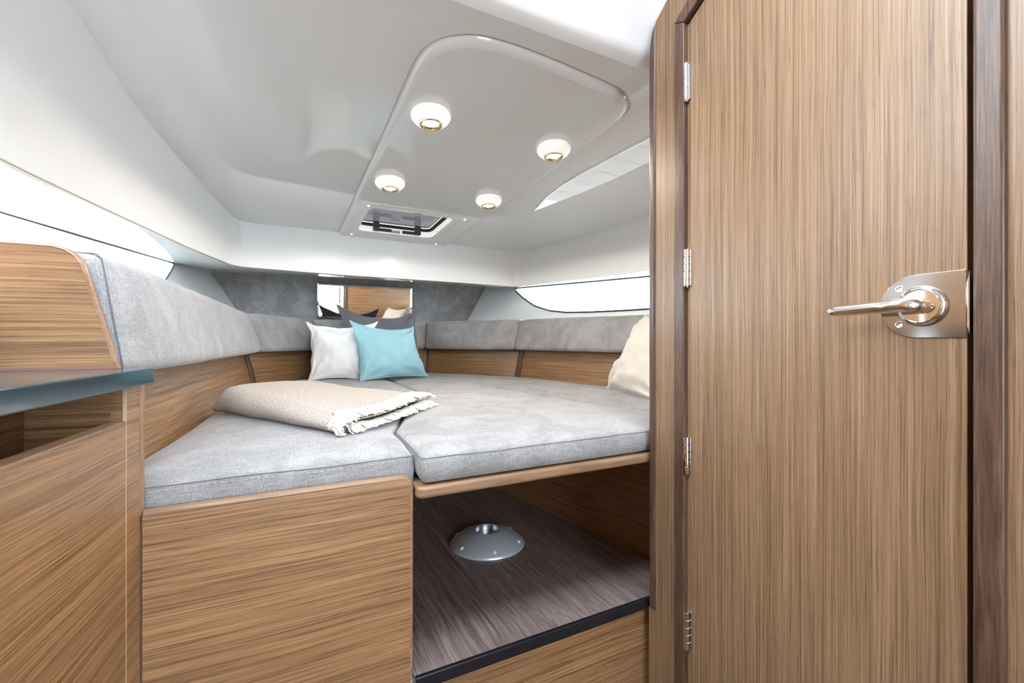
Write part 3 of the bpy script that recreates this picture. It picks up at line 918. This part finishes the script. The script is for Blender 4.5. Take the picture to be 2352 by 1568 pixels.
# ------------------------------------------------------------------ port galley unit
ang = math.radians(6.95)
gd = Vector((math.sin(ang), math.cos(ang), 0))           # along the front of the unit, forward
gn = Vector((math.cos(ang), -math.sin(ang), 0))          # out of the front, to starboard
g0 = Vector((-0.180, 0.866, 0))                          # forward end of the front


def gp(t, out_, z):
    p = g0 + gd * t + gn * out_
    return Vector((p.x, p.y, z + H))


def gx(x, y, out_=0.0):
    return bP(x, y, g0 + gn * out_, gn)


def gt(x): return (gx(x, 900) - g0).dot(gd)


tpost = gt(290); LIP = gx(200, 968.4 + (289 - 200) * 0.3827).z - H
cab = thing('galley_cabinet', (-0.3, 0.4, 0.0), 'teak galley cabinet with open slot under the blue grey worktop', 'cabinet')
T0 = -1.36
b = MB(); b.prism([gp(T0, 0, -1.25), gp(tpost - 0.0006, 0, -1.25), gp(tpost - 0.0006, 0, LIP), gp(T0, 0, LIP)], -gn * 0.018); b.build('front_panel', M['wood_y'], cab, bevel=0.001)
b = MB(); b.prism([gp(T0, -0.0002, LIP), gp(tpost - 0.001, -0.0002, LIP), gp(tpost - 0.001, -0.0178, LIP), gp(T0, -0.0178, LIP)], (0, 0, 0.0015)); b.build('edge_band', M['edge_x'], cab)
b = MB(); b.prism([gp(tpost + 0.0006, 0, -1.25), gp(-0.004, 0, -1.25), gp(-0.004, 0, -0.066), gp(tpost + 0.0006, 0, -0.066)], -gn * 0.018); b.build('front_stile', M['wood_y'], cab)
b = MB(); b.prism([gp(tpost - 0.0006, 0.0002, -1.25), gp(tpost + 0.0006, 0.0002, -1.25), gp(tpost + 0.0006, 0.0002, -0.066), gp(tpost - 0.0006, 0.0002, -0.066)], -gn * 0.004); b.build('joint_line', M['pale'], cab)
b = MB(); b.prism([gp(-0.004, 0.0008, -1.25), gp(0.0012, 0.0008, -1.25), gp(0.0012, 0.0008, -0.262), gp(-0.004, 0.0008, -0.262)], -gn * 0.018); b.build('corner_trim', M['trim'], cab, bevel=0.0015)
b = MB(); b.prism([gp(-0.004, 0.0006, -0.262), gp(0.0008, 0.0006, -0.262), gp(0.0008, 0.0006, -0.066), gp(-0.004, 0.0006, -0.066)], -gn * 0.018); b.build('corner_trim', M['edge_z'], cab, bevel=0.0015)
# end board towards the berth, its tan edge just showing
b = MB(); b.prism([gp(0.001, 0.0, -0.60), gp(0.001, -0.5, -0.60), gp(0.001, -0.5, -0.066), gp(0.001, 0.0, -0.066)], gd * 0.012); b.build('end_board', M['edge_z'], cab)
# inside of the slot
b = MB(); b.prism([gp(tpost + 0.012, -0.0185, LIP - 0.2), gp(tpost + 0.012, -0.30, LIP - 0.2), gp(tpost + 0.012, -0.30, -0.066), gp(tpost + 0.012, -0.0185, -0.066)], gd * 0.012); b.build('slot_end', M['wood_x'], cab)
b = MB(); b.prism([gp(T0, -0.115, LIP - 0.2), gp(tpost + 0.011, -0.115, LIP - 0.2), gp(tpost + 0.011, -0.115, -0.066), gp(T0, -0.115, -0.066)], -gn * 0.012); b.build('slot_back', M['wood_y'], cab)
b = MB(); b.prism([gp(T0, -0.019, LIP - 0.05), gp(tpost + 0.011, -0.019, LIP - 0.05), gp(tpost + 0.011, -0.114, LIP - 0.05), gp(T0, -0.114, LIP - 0.05)], (0, 0, -0.012)); b.build('slot_floor', M['wood_y'], cab)

wt0, wt1 = -0.0395, -0.0635; YP_ = 0.846
b = MB()
wpl = fillet([gp(0.004, 0.0155, wt1), gp(0.004, -0.62, wt1), gp(T0, -0.62, wt1), gp(T0, 0.0155, wt1)], [0.004, 0, 0, 0], 4)
b.prism(wpl, (0, 0, wt0 - wt1))
o = b.build('worktop', M['counter'], bevel=0.0025, bseg=3)
tag(o, 'glossy blue grey galley worktop above the teak cabinet', 'worktop'); move_origin(o, (-0.3, 0.3, wt1 + H))

# unseen teak panel added to darken the lock plate's reflection and shade the door
b = MB(); b.box((-0.66, -0.55, wt0 + H + 0.0005), (-0.642, YP_ - 0.002, 0.62 + H))
tag(b.build('wall_galley_light_block', M['wood_y']), 'unseen teak panel added behind the worktop to shade the door', 'wall', kind='structure')

# upright end panel standing on the worktop
YP = 0.846
edge_px = [(268, 845), (230, 735), (205, 662), (196, 632), (187, 606), (172, 586), (150, 571), (120, 562.5), (60, 557.5), (0, 553)]
ep = [bY(x, y, YP) for x, y in edge_px]
ep[0].z = wt0 + H
lft = Vector((-0.62, YP, ep[-1].z)); lft2 = Vector((-0.62, YP, wt0 + H))
th = thing('galley_end_panel', (-0.3, YP, wt0 + H), 'teak end panel with rounded corner standing on the worktop', 'panel')
b = MB(); b.prism(ep + [lft, lft2], (0, 0.018, 0)); b.build('veneer', M['wood_x'], th, bevel=0.0008)
rows = []
for i, p in enumerate(ep):
    t = (ep[min(i + 1, len(ep) - 1)] - ep[max(i - 1, 0)]).normalized(); nrm = Vector((0, 1, 0)).cross(t).normalized()
    if nrm.x < 0 or (abs(nrm.x) < 0.05 and nrm.z < 0): nrm = -nrm
    rows.append([p + Vector((0, -0.0006, 0)) - nrm * 0.0015, p + nrm * 0.002 + Vector((0, 0.001, 0)), p + nrm * 0.0025 + Vector((0, 0.009, 0)), p + nrm * 0.002 + Vector((0, 0.017, 0)), p + Vector((0, 0.0184, 0)) - nrm * 0.001])
b = MB(); b.grid(rows); b.build('edge_band', M['edge_x'], th, smooth=True)
b = MB(); b.box((-0.62, YP - 0.0012, wt0 + H + 0.0002), (ep[0].x - 0.001, YP + 0.003, wt0 + H + 0.0042)); b.build('sealing_strip', M['strip'], th)

# ------------------------------------------------------------------ starboard bulkhead and door
DX = 0.825
wr = thing('wall_right', (DX + 0.015, 0.4, 0.0), 'teak bulkhead with dark trim carrying the door', 'wall', kind='structure')


def slant(Y): return 0.783 - 0.80 * (Y - 0.824)


def yz(lst, x): return [V(x, y, z) for y, z in lst]


b = MB(); b.prism(yz([(0.745, -1.25), (0.848, -1.25), (0.848, -0.658), (0.8255, -0.658), (0.8255, slant(0.8255)), (0.60, slant(0.60)), (0.60, 0.86), (0.745, 0.74)], DX), (0.03, 0, 0)); b.build('veneer', M['wood_z'], wr)
nose = [(0.8245, -0.657), (0.846, -0.657)] + [(0.846, 0.69), (0.8455, 0.715), (0.843, 0.738), (0.837, 0.758), (0.8245, slant(0.8245))]
b = MB(); b.prism(yz(nose, DX - 0.004), (0.038, 0, 0)); b.build('nose_trim', M['trim'], wr, bevel=0.009, bseg=4)
# forward side of the head compartment, facing the berth
b = MB(); b.prism([V(DX + 0.031, 0.846, -1.25), V(2.0, 0.846, -1.25), V(2.0, 0.846, 0.74), V(DX + 0.031, 0.846, 0.74)], (0, -0.02, 0)); b.build('forward_veneer', M['wood_x'], wr)
# frame round the door
FX = DX - 0.011
a_out = bX(1547.5, 55, FX); a_in = bX(1570, 50.5, FX); b_out = bX(1578, 0, FX); b_in = bX(1602, 0, FX)
ext = lambda p, q, k: p + (q - p) * k
b = MB(); b.prism([Vector((FX, a_out.y, 0)), Vector((FX, a_in.y, 0)), Vector((FX, a_in.y, a_in.z)), Vector((FX, a_out.y, a_out.z))], (0.030, 0, 0)); b.build('door_stile', M['trim'], wr, bevel=0.0022)
o2, i2 = ext(a_out, b_out, 3.2), ext(a_in, b_in, 3.2)
b = MB(); b.prism([a_out + Vector((0, 0, 0.0006)), a_in + Vector((0, 0, 0.0006)), i2, o2], (0.030, 0, 0)); b.build('door_stile', M['trim'], wr, bevel=0.0022)
jy1, jy0 = bX(2232, 784, DX - 0.008).y, bX(2307, 784, DX - 0.008).y
b = MB(); b.box((DX - 0.008, jy0, 0.0), (DX + 0.03, jy1, 2.25)); b.build('door_stile', M['trim'], wr, bevel=0.005, bseg=4)
b = MB(); b.box((DX + 0.002, -1.0, 0.0), (DX + 0.03, jy0 + 0.001, 2.25)); b.build('veneer', M['wood_z'], wr)
b = MB(); b.box((DX + 0.0305, -1.0, 0.0), (DX + 0.04, 0.745, 2.05)); b.build('door_rebate', M['gap'], wr)

door = thing('door_1', (DX, 0.5, 0.0), 'teak door with chrome lever handle and four hinges', 'door', kind='structure')
dy1 = bX(1578.5, 784, DX).y; dy0 = bX(2222, 784, DX).y
dpoly = [(dy0, -1.235), (dy1, -1.235), (dy1, a_in.z - H - 0.006), (dy1 - 0.12, a_in.z - H - 0.006 + 0.12 * (b_in.z - a_in.z) / max(1e-4, (a_in.y - b_in.y))), (dy0, a_in.z - H + 0.25)]
b = MB(); b.prism(yz(dpoly, DX), (0.022, 0, 0)); b.build('door_leaf', M['wood_z'], door, bevel=0.0012)
hingeX = DX - 0.006
for py_ in (188, 614.5, 1045, 1447):
    c = bX(1576.5, py_, hingeX)
    hg = bpy.data.objects.new('hinge', None); col.objects.link(hg); hg.parent = door; hg.location = c - Vector(door.location)
    hl = 0.083; nk = 5
    for k in range(nk):
        z0_ = c.z - hl / 2 + k * hl / nk
        b = MB(); b.lathe([(0.0055, 0.0), (0.0065, 0.0007), (0.0065, hl / nk - 0.0010), (0.0055, hl / nk - 0.0004)], (c.x, c.y, z0_), seg=16); b.build('knuckle', M['chrome'], hg, smooth='auto')
    b = MB(); b.lathe([(0.0055, 0), (0.005, -0.003), (0.002, -0.005)], (c.x, c.y, c.z - hl / 2), seg=16); b.build('pin', M['steel'], hg, smooth='auto')
    b = MB(); b.box((c.x + 0.0045, c.y - 0.009, c.z - hl / 2 + 0.002), (c.x + 0.0065, c.y + 0.0, c.z + hl / 2 - 0.002)); b.build('leaf', M['steel'], hg)
# lock plate
pz0, pz1 = 0.0052, 0.0972; py0 = dy0 + 0.0005; pr_ = (pz1 - pz0) / 2; pcz = (pz0 + pz1) / 2; pcy_ = 0.359 - pr_
prof_ = [(py0, pz0), (pcy_, pz0)] + [(pcy_ + pr_ * math.sin(math.radians(a)), pcz - pr_ * math.cos(math.radians(a))) for a in range(8, 180, 8)] + [(pcy_, pz1), (py0, pz1)]
b = MB(); b.prism(yz(prof_, DX - 0.0022), (0.0021, 0, 0)); lp_ = b.build('lock_plate', M['steel'], door, bevel=0.0007, bseg=2)
for z in (0.078, 0.025):
    b = MB(); b.lathe([(0.0052, 0), (0.0052, 0.0006), (0.0044, 0.0008), (0.0036, 0.0002), (0.0001, 0.0002)], V(DX - 0.0022, 0.3345, z), axis=(-1, 0, 0), seg=20, cap=False); b.build('screw', M['alu_bright'], lp_, smooth='auto')
b = MB(); b.lathe([(0.029, 0), (0.029, 0.004), (0.0275, 0.008), (0.0245, 0.0105), (0.0235, 0.0108), (0.0225, 0.0095), (0.0001, 0.0095)], V(DX - 0.0022, 0.3075, 0.0505), axis=(-1, 0, 0), seg=48, cap=False)
ro = b.build('rose', M['chrome'], door, smooth='auto')
b = MB(); b.lathe([(0.0035, 0.0), (0.0035, 0.0012), (0.0022, 0.0014), (0.0018, 0.0002), (0.0001, 0.0002)], V(DX - 0.0118, 0.2925, 0.049), axis=(-1, 0, 0), seg=14, cap=False); b.build('keyhole', M['chrome'], ro, smooth='auto')
lv = [V(DX - 0.010, 0.3055, 0.0508), V(DX - 0.024, 0.3055, 0.0508), V(DX - 0.034, 0.3075, 0.0508), V(DX - 0.041, 0.315, 0.0506), V(DX - 0.0435, 0.328, 0.0502), V(DX - 0.044, 0.345, 0.0496), V(DX - 0.044, 0.370, 0.0487), V(DX - 0.044, 0.395, 0.0475), V(DX - 0.044, 0.408, 0.0468), V(DX - 0.044, 0.4115, 0.0466)]
lvp = resample(lv, 0.004)
b = MB(); b.tube(lvp, [0.0100 * (1 if i_ < len(lvp) - 3 else (0.93, 0.78, 0.45)[i_ - len(lvp) + 3]) for i_ in range(len(lvp))], seg=16)
lever = b.build('lever_handle', M['chrome'], door, smooth='auto')
# taper and flatten the grip
for v in lever.data.vertices:
    w = v.co + Vector(door.location)
    t = min(1, max(0, (w.y - 0.318) / 0.09))
    k = 0.80 + 0.2 * (1 - t)
    zc_ = lerp(0.0502, 0.0468, t) + H
    w.z = zc_ + (w.z - zc_) * k
    v.co = w - Vector(door.location)
b = MB(); b.prism(yz([(dy0 - 0.0035, pz0 + 0.004), (dy0 - 0.0005, pz0 + 0.016), (dy0 - 0.0005, pz1 - 0.018), (dy0 - 0.0035, pz1 - 0.002)], DX - 0.004), (0.010, 0, 0)); b.build('latch_plate', M['chrome'], door, bevel=0.0005, bseg=2)

# ------------------------------------------------------------------ ceiling lamps
lamp_xy = [(0.405, 1.297), (0.850, 1.325), (0.407, 1.843), (0.851, 1.866)]
lamp_lab = ['lit white ceiling spotlight nearest the camera, above the folded blanket', 'lit white ceiling spotlight nearest the door bulkhead', 'lit white ceiling spotlight by the left end of the deck hatch', 'lit white ceiling spotlight right of the deck hatch']
tilt = Vector((0, -0.05, -1)).normalized()
for (x, y), lb in zip(lamp_xy, lamp_lab):
    p = onceil(x, y, 0.0152)
    th = thing('ceiling_spotlight', p, lb, 'lamp', 'round ceiling spotlights')
    b = MB(); b.lathe([(0.052, 0.0), (0.0565, 0.004), (0.0585, 0.010), (0.057, 0.017), (0.050, 0.026), (0.040, 0.033), (0.034, 0.0355), (0.0335, 0.034)], p, axis=tilt, seg=44, cap=False); b.build('housing', M['glow_white'], th, smooth=True)
    b = MB(); b.lathe([(0.0335, 0.034), (0.0325, 0.0375), (0.0300, 0.0385), (0.0265, 0.036), (0.0225, 0.031)], p, axis=tilt, seg=44, cap=False); b.build('bezel', M['gold'], th, smooth=True)
    b = MB(); b.lathe([(0.0228, 0.031), (0.018, 0.0335), (0.010, 0.0352), (0.0001, 0.0358)], p, axis=tilt, seg=36, cap=False); b.build('lens', M['bulb'], th, smooth=True)
    ld = bpy.data.lights.new('lamp_beam', 'SPOT'); ld.energy = 8.0; ld.color = (1.0, 0.90, 0.78); ld.spot_size = math.radians(172); ld.spot_blend = 0.12; ld.shadow_soft_size = 0.02
    lo_ = bpy.data.objects.new('lamp_beam', ld); col.objects.link(lo_); lo_.parent = th; lo_.location = tilt * 0.04
    lo_.rotation_euler = (0, 0, 0)

# ------------------------------------------------------------------ deck hatch
th = thing('deck_hatch', onceil((hx0 + hx1) / 2, (hy0 + hy1) / 2, 0.0), 'closed deck hatch with smoked pane and two dark handles near the bow', 'hatch')
UP = Vector((0, 0.05, 1)).normalized()


def hl(d, h, r=0.05):
    return [p + UP * h for p in fillet([onceil(hx0 - d, hy0 - d, .015), onceil(hx1 + d, hy0 - d, .015), onceil(hx1 + d, hy1 + d, .015), onceil(hx0 - d, hy1 + d, .015)], r + d, 6)]


b = MB(); lo = [hl(0.0, -0.001), hl(0.004, -0.006), hl(0.022, -0.0075), hl(0.030, -0.005), hl(0.032, -0.0003)]
for A, B_ in zip(lo, lo[1:]): b.strip(A, B_, closed=True)
b.build('frame', M['gel'], th, smooth=True)
b = MB(); b.strip(hl(0, -0.001), hl(-0.002, 0.030), closed=True); b.build('coaming', M['glow_white'], th, smooth=True)
b = MB(); b.strip(hl(-0.002, 0.030), hl(-0.016, 0.034), closed=True); b.strip(hl(-0.016, 0.034), hl(-0.016, 0.044), closed=True); b.build('gasket', M['gap'], th)
b = MB(); b.fill(hl(-0.022, 0.046, 0.06), normal=(0, 0, -1)); b.build('pane', M['smoked'], th)
b = MB(); b.strip(hl(-0.022, 0.046, 0.06), hl(0.0, 0.046), closed=True); b.build('pane_edge_glow', M['amber'], th)
hc = (hx0 + hx1) / 2
for sgn, x in ((-1, hc - 0.115), (1, hc + 0.115)):
    q = onceil(x, hy1 - 0.045, 0.015)
    hdl = MB(); hdl.box((x - 0.016, q.y - 0.016, q.z - 0.006), (x + 0.016, q.y + 0.016, q.z + 0.045)); hnd = hdl.build('handle', M['plastic'], th, bevel=0.004)
    x2 = x - sgn * 0.085
    MB().box((min(x - sgn * 0.012, x2), q.y + 0.000, q.z - 0.004), (max(x - sgn * 0.012, x2), q.y + 0.014, q.z + 0.012)).build('lever', M['plastic'], hnd, bevel=0.003)
    MB().lathe([(0.0035, 0), (0.003, -0.001)], (x - sgn * 0.022, q.y + 0.007, q.z - 0.0042), seg=10).build('indicator', M['red'], hnd)
q = onceil(hc - 0.01, hy0 + 0.05, 0.015)
MB().box((q.x - 0.028, q.y - 0.02, q.z + 0.02), (q.x + 0.028, q.y + 0.02, q.z + 0.042)).build('stay_block', M['plastic'], th, bevel=0.004)
q = onceil(hc, hy1 - 0.004, 0.015)
MB().box((q.x - 0.025, q.y - 0.004, q.z + 0.002), (q.x + 0.025, q.y - 0.001, q.z + 0.018)).build('warning_sticker', M['warn'], th)
q = onceil(hc + 0.02, hy0 - 0.010, 0.015)
MB().box((q.x - 0.012, q.y - 0.004, q.z - 0.0082), (q.x + 0.012, q.y + 0.004, q.z - 0.0070)).build('approval_mark', M['green'], th)
for x, y in ((0.381, 2.168), (0.862, 2.184), (0.377, 2.677), (0.877, 2.704)):
    MB().lathe([(0.0075, 0.0), (0.0075, 0.003), (0.005, 0.006), (0.0001, 0.007)], onceil(x, y, 0.0152), axis=tilt, seg=14, cap=False).build('screw_cap', M['glow_white'], th, smooth=True)

# ------------------------------------------------------------------ pillows
def pillow(name, corners, T, mat, label, seed, ear=0.36, n=40):
    """corners: bl, br, tr, tl; T: half thickness; the visible side faces the camera"""
    bl, br, tr_, tl = [Vector(c) for c in corners]
    c0 = (bl + br + tr_ + tl) / 4
    nrm = (br - bl).cross(tl - bl).normalized()
    if nrm.dot(Vector((0, 0, H)) - c0) < 0: nrm = -nrm
    lo_ = min(bl.z, br.z)

    def P(u, v, s):
        eu = 0.42 * ear * (1 - v * v); ev = ear * (1 - u * u) * (1.0 if v > 0 else 0.25)
        uu = u * (1 - eu * abs(u) ** 2 * 1.0); vv = v * (1 - ev * abs(v) ** 2 * 1.0)
        a, b_ = (uu + 1) / 2, (vv + 1) / 2
        p = bl * (1 - a) * (1 - b_) + br * a * (1 - b_) + tr_ * a * b_ + tl * (1 - a) * b_
        ez = max(abs(u), abs(v)) ** 6
        p = p + ((br - bl).normalized() * noise.noise(Vector((v * 2.2 + seed, u, 3))) + (tl - bl).normalized() * noise.noise(Vector((u * 2.2, seed, v))) * (1 if v > -0.9 else 0)) * 0.020 * ez * (1 - (u * v) ** 2)
        h = T * (max(0, 1 - u ** 2) ** 0.55) * (max(0, 1 - v ** 2) ** 0.55)
        k = Vector((u * 2.0 + seed, v * 2.0, seed * 0.37))
        edge = max(abs(u), abs(v))
        wr_ = (noise.noise(k * 1.1) * 0.018 + noise.noise(k * 2.6) * 0.010) * (1 - edge ** 4)
        # creases running in from the corners
        for cu, cv in ((-1, -1), (1, -1), (1, 1), (-1, 1)):
            du, dv = u - cu, v - cv; r_ = math.hypot(du, dv); an = math.atan2(dv, du)
            wr_ += 0.012 * math.sin(an * 8 + seed * 2 + cu) * math.exp(-((r_ - 0.42) / 0.25) ** 2)
        q = p + nrm * s * (h + wr_ * min(1, h / (0.3 * T)))
        if q.z < lo_ + 0.002: q.z = lo_ + 0.002
        return q
    th_ = thing(name, (c0.x, c0.y, lo_), label, 'pillow', 'scatter pillows on the berth')
    mb = MB()
    us = [math.sin(math.pi / 2 * (2 * i / n - 1)) * 0.6 + (2 * i / n - 1) * 0.4 for i in range(n + 1)]
    mb.grid([[P(u, v, 1) for u in us] for v in us]); mb.grid([[P(u, v, -1) for u in us] for v in us])
    mb.build('cover', mat, th_, smooth=True)
    rim = [P(u, -1, 0) for u in us] + [P(1, v, 0) for v in us[1:]] + [P(u, 1, 0) for u in us[::-1][1:]] + [P(-1, v, 0) for v in us[::-1][1:-1]]
    mb = MB(); mb.tube(rim, 0.0028, seg=6, closed=True); mb.build('seam', mat, th_, smooth=True)
    return th_


pb = -0.2130
# slate pillow leans on the bow backrest, white and teal in front of it
pillow('throw_pillow', [bY(790, 868, 2.86), bY(980, 861, 2.86), bY(958, 711, 2.99), bY(773, 699, 2.99)], 0.055, M['slate_cotton'], 'dark slate grey square pillow leaning under the mirror', 2.2)
pillow('throw_pillow', [bZ(709, 874, pb), bY(833, 871.5, 2.66), bY(868, 738, 2.84), bY(704, 739, 2.92)], 0.075, M['white_cotton'], 'white square pillow left of the teal pillow', 5.1)
pillow('throw_pillow', [bY(826, 875.5, 2.50), bY(984, 864, 2.60), bY(950, 750, 2.74), bY(803, 735, 2.70)], 0.078, M['teal_cotton'], 'teal blue square pillow in front of the slate pillow', 8.4)
pillow('throw_pillow', [Vector((1.335, 1.635, pb + H)), Vector((1.185, 1.16, pb + H)), V(1.335, 1.10, 0.10), bX(1481, 724, 1.46)], 0.075, M['cream_cotton'], 'cream pillow leaning against the starboard backrest beside the bulkhead', 3.3, ear=0.14)


# ------------------------------------------------------------------ folded blanket
th = thing('folded_blanket', (0.1, 1.5, pb + H), 'folded beige knitted blanket with white fringe on the port cushion', 'blanket')
FL, FR, BR, BL = Vector((-0.165, 1.60, 0)), Vector((0.118, 1.085, 0)), Vector((0.455, 1.47, 0)), Vector((0.13, 1.93, 0))


def sheet(u0, u1, z_lo, z_hi, shift=0.0, nu=56, nv=30):
    """a folded layer: u from the rolled left end to the fringed end, v from front to back; returns rows of points"""
    rows_ = []
    zb_ = pb + H
    for i in range(nu + 1):
        u = lerp(u0, u1, i / nu); row = []
        for j in range(nv + 1):
            ph = j / nv
            # go round the front fold: v<0.28 is the under side and the bend
            A = FL.lerp(FR, u); B_ = BL.lerp(BR, u)
            hz = z_hi(u)
            back = 0.016 if shift else 0.0
            A = A + (B_ - A).normalized() * back
            if ph < 0.30:
                a = lerp(-math.pi / 2, math.pi / 2, ph / 0.30); d = (A - B_).normalized()
                c = A - d * 0.042
                p = c + d * (0.042 * math.cos(a)); z = zb_ + z_lo(u) + (hz - z_lo(u)) * (0.5 + 0.5 * math.sin(a))
            else:
                t = (ph - 0.30) / 0.70
                c = A + (B_ - A).normalized() * 0.042; p = c.lerp(B_, t)
                z = zb_ + z_lo(u) + (hz - z_lo(u)) * (1 - 0.45 * max(0, (t - 0.86) / 0.14) ** 2) + 0.006 * math.sin(t * 5 + u * 3)
            # rounded left end
            e = min(1, (u - u0) / 0.07) if shift == 0 else 1
            z = zb_ + z_lo(u) + (z - zb_ - z_lo(u)) * (0.25 + 0.75 * math.sin(e * math.pi / 2))
            q = Vector((p.x, p.y, z)); q.z += noise.noise(Vector((u * 4, ph * 4, shift * 7))) * 0.004 * e
            row.append(q)
        rows_.append(row)
    return rows_


def add_uv(o, rows_, su, sv):
    me = o.data; uvl = me.uv_layers.new(name='weave')
    idx = {}
    for i, r_ in enumerate(rows_):
        for j, p in enumerate(r_): idx[tuple(round(x, 5) for x in (p - abs_loc(o)))] = (i / (len(rows_) - 1) * su, j / (len(r_) - 1) * sv)
    for lpx in me.loops:
        k = tuple(round(x, 5) for x in me.vertices[lpx.vertex_index].co)
        uvl.data[lpx.index].uv = idx.get(k, (0, 0))


layers = [(lambda u: 0.030 + 0.012 * (1 - u), lambda u: lerp(0.080, 0.036, u ** 0.8), 'top_fold', 0.0, 0.0, 1.0),
          (lambda u: 0.014, lambda u: lerp(0.044, 0.0285, u), 'middle_fold', 0.3, 0.02, 0.995),
          (lambda u: 0.0015, lambda u: lerp(0.020, 0.013, u), 'bottom_fold', 0.6, 0.03, 1.0)]
ends = []
for zl, zh, nm, shf, ua, ub in layers:
    rows_ = sheet(ua, ub, zl, zh, shf)
    if shf == 0:
        # the outer fold wraps the whole stack at the front and the left end
        rows_ = sheet(ua, ub, lambda u: 0.0015, zh, 0.0)
    mb = MB(); mb.grid(rows_)
    o = mb.build(nm, M['knit'], th, smooth=True, weld=False)
    add_uv(o, rows_, 78, 60)
    sm = o.modifiers.new('solid', 'SOLIDIFY'); sm.thickness = 0.004; sm.offset = -1
    ends.append(rows_[-1])


def fringe(nm, row, j0, j1, count, lay, length, spread):
    mb = MB(); rnd = random.Random(len(nm)); clump = [random.Random(i_ + 5).uniform(-0.5, 0.5) for i_ in range(200)]
    dirv = (FR - FL).normalized()
    for k in range(count):
        t = lerp(j0, j1, (k + rnd.random()) / count); i = min(int(t), len(row) - 2); p = row[i].lerp(row[i + 1], t - i)
        along = (row[i + 1] - row[i]).normalized()
        L_ = length * rnd.uniform(0.7, 1.15)
        d = (dirv * rnd.uniform(0.8, 1.1) + along * (clump[int(t * 2.6) % 200] + rnd.uniform(-0.25, 0.25))).normalized()
        start = p - dirv * (spread * rnd.uniform(0.3, 1.0)) + Vector((0, 0, lay + 0.0035 * rnd.random()))
        pts = []
        reach = L_ + spread * 0.7
        zf = pb + H + 0.003 + 0.004 * rnd.random()
        for m_ in range(6):
            s_ = m_ / 5
            q = start + d * reach * s_ + Vector((rnd.uniform(-1, 1), rnd.uniform(-1, 1), 0)) * 0.0016
            over = max(0, (q - p).dot(dirv))
            drop = min(max(0, q.z - zf), over * over * 14 + over * 0.10 if nm != 'fringe' else over * over * 6)
            q.z -= drop - rnd.uniform(0, 0.002)
            pts.append(q)
        mb.tube(pts, [0.0022, 0.0024, 0.0023, 0.0021, 0.0019, 0.0011], seg=5)
    tag(mb.build(nm, M['fringe'], th, smooth=True, weld=False), kind='stuff')


NV = len(ends[0]) - 1
fringe('fringe', ends[0], 9, NV, 640, 0.003, 0.007, 0.060)
fringe('corner_fringe', ends[0], 3, 10, 150, 0.002, 0.018, 0.030)
fringe('under_fringe', ends[2], 8, NV, 330, 0.0, 0.036, 0.010)
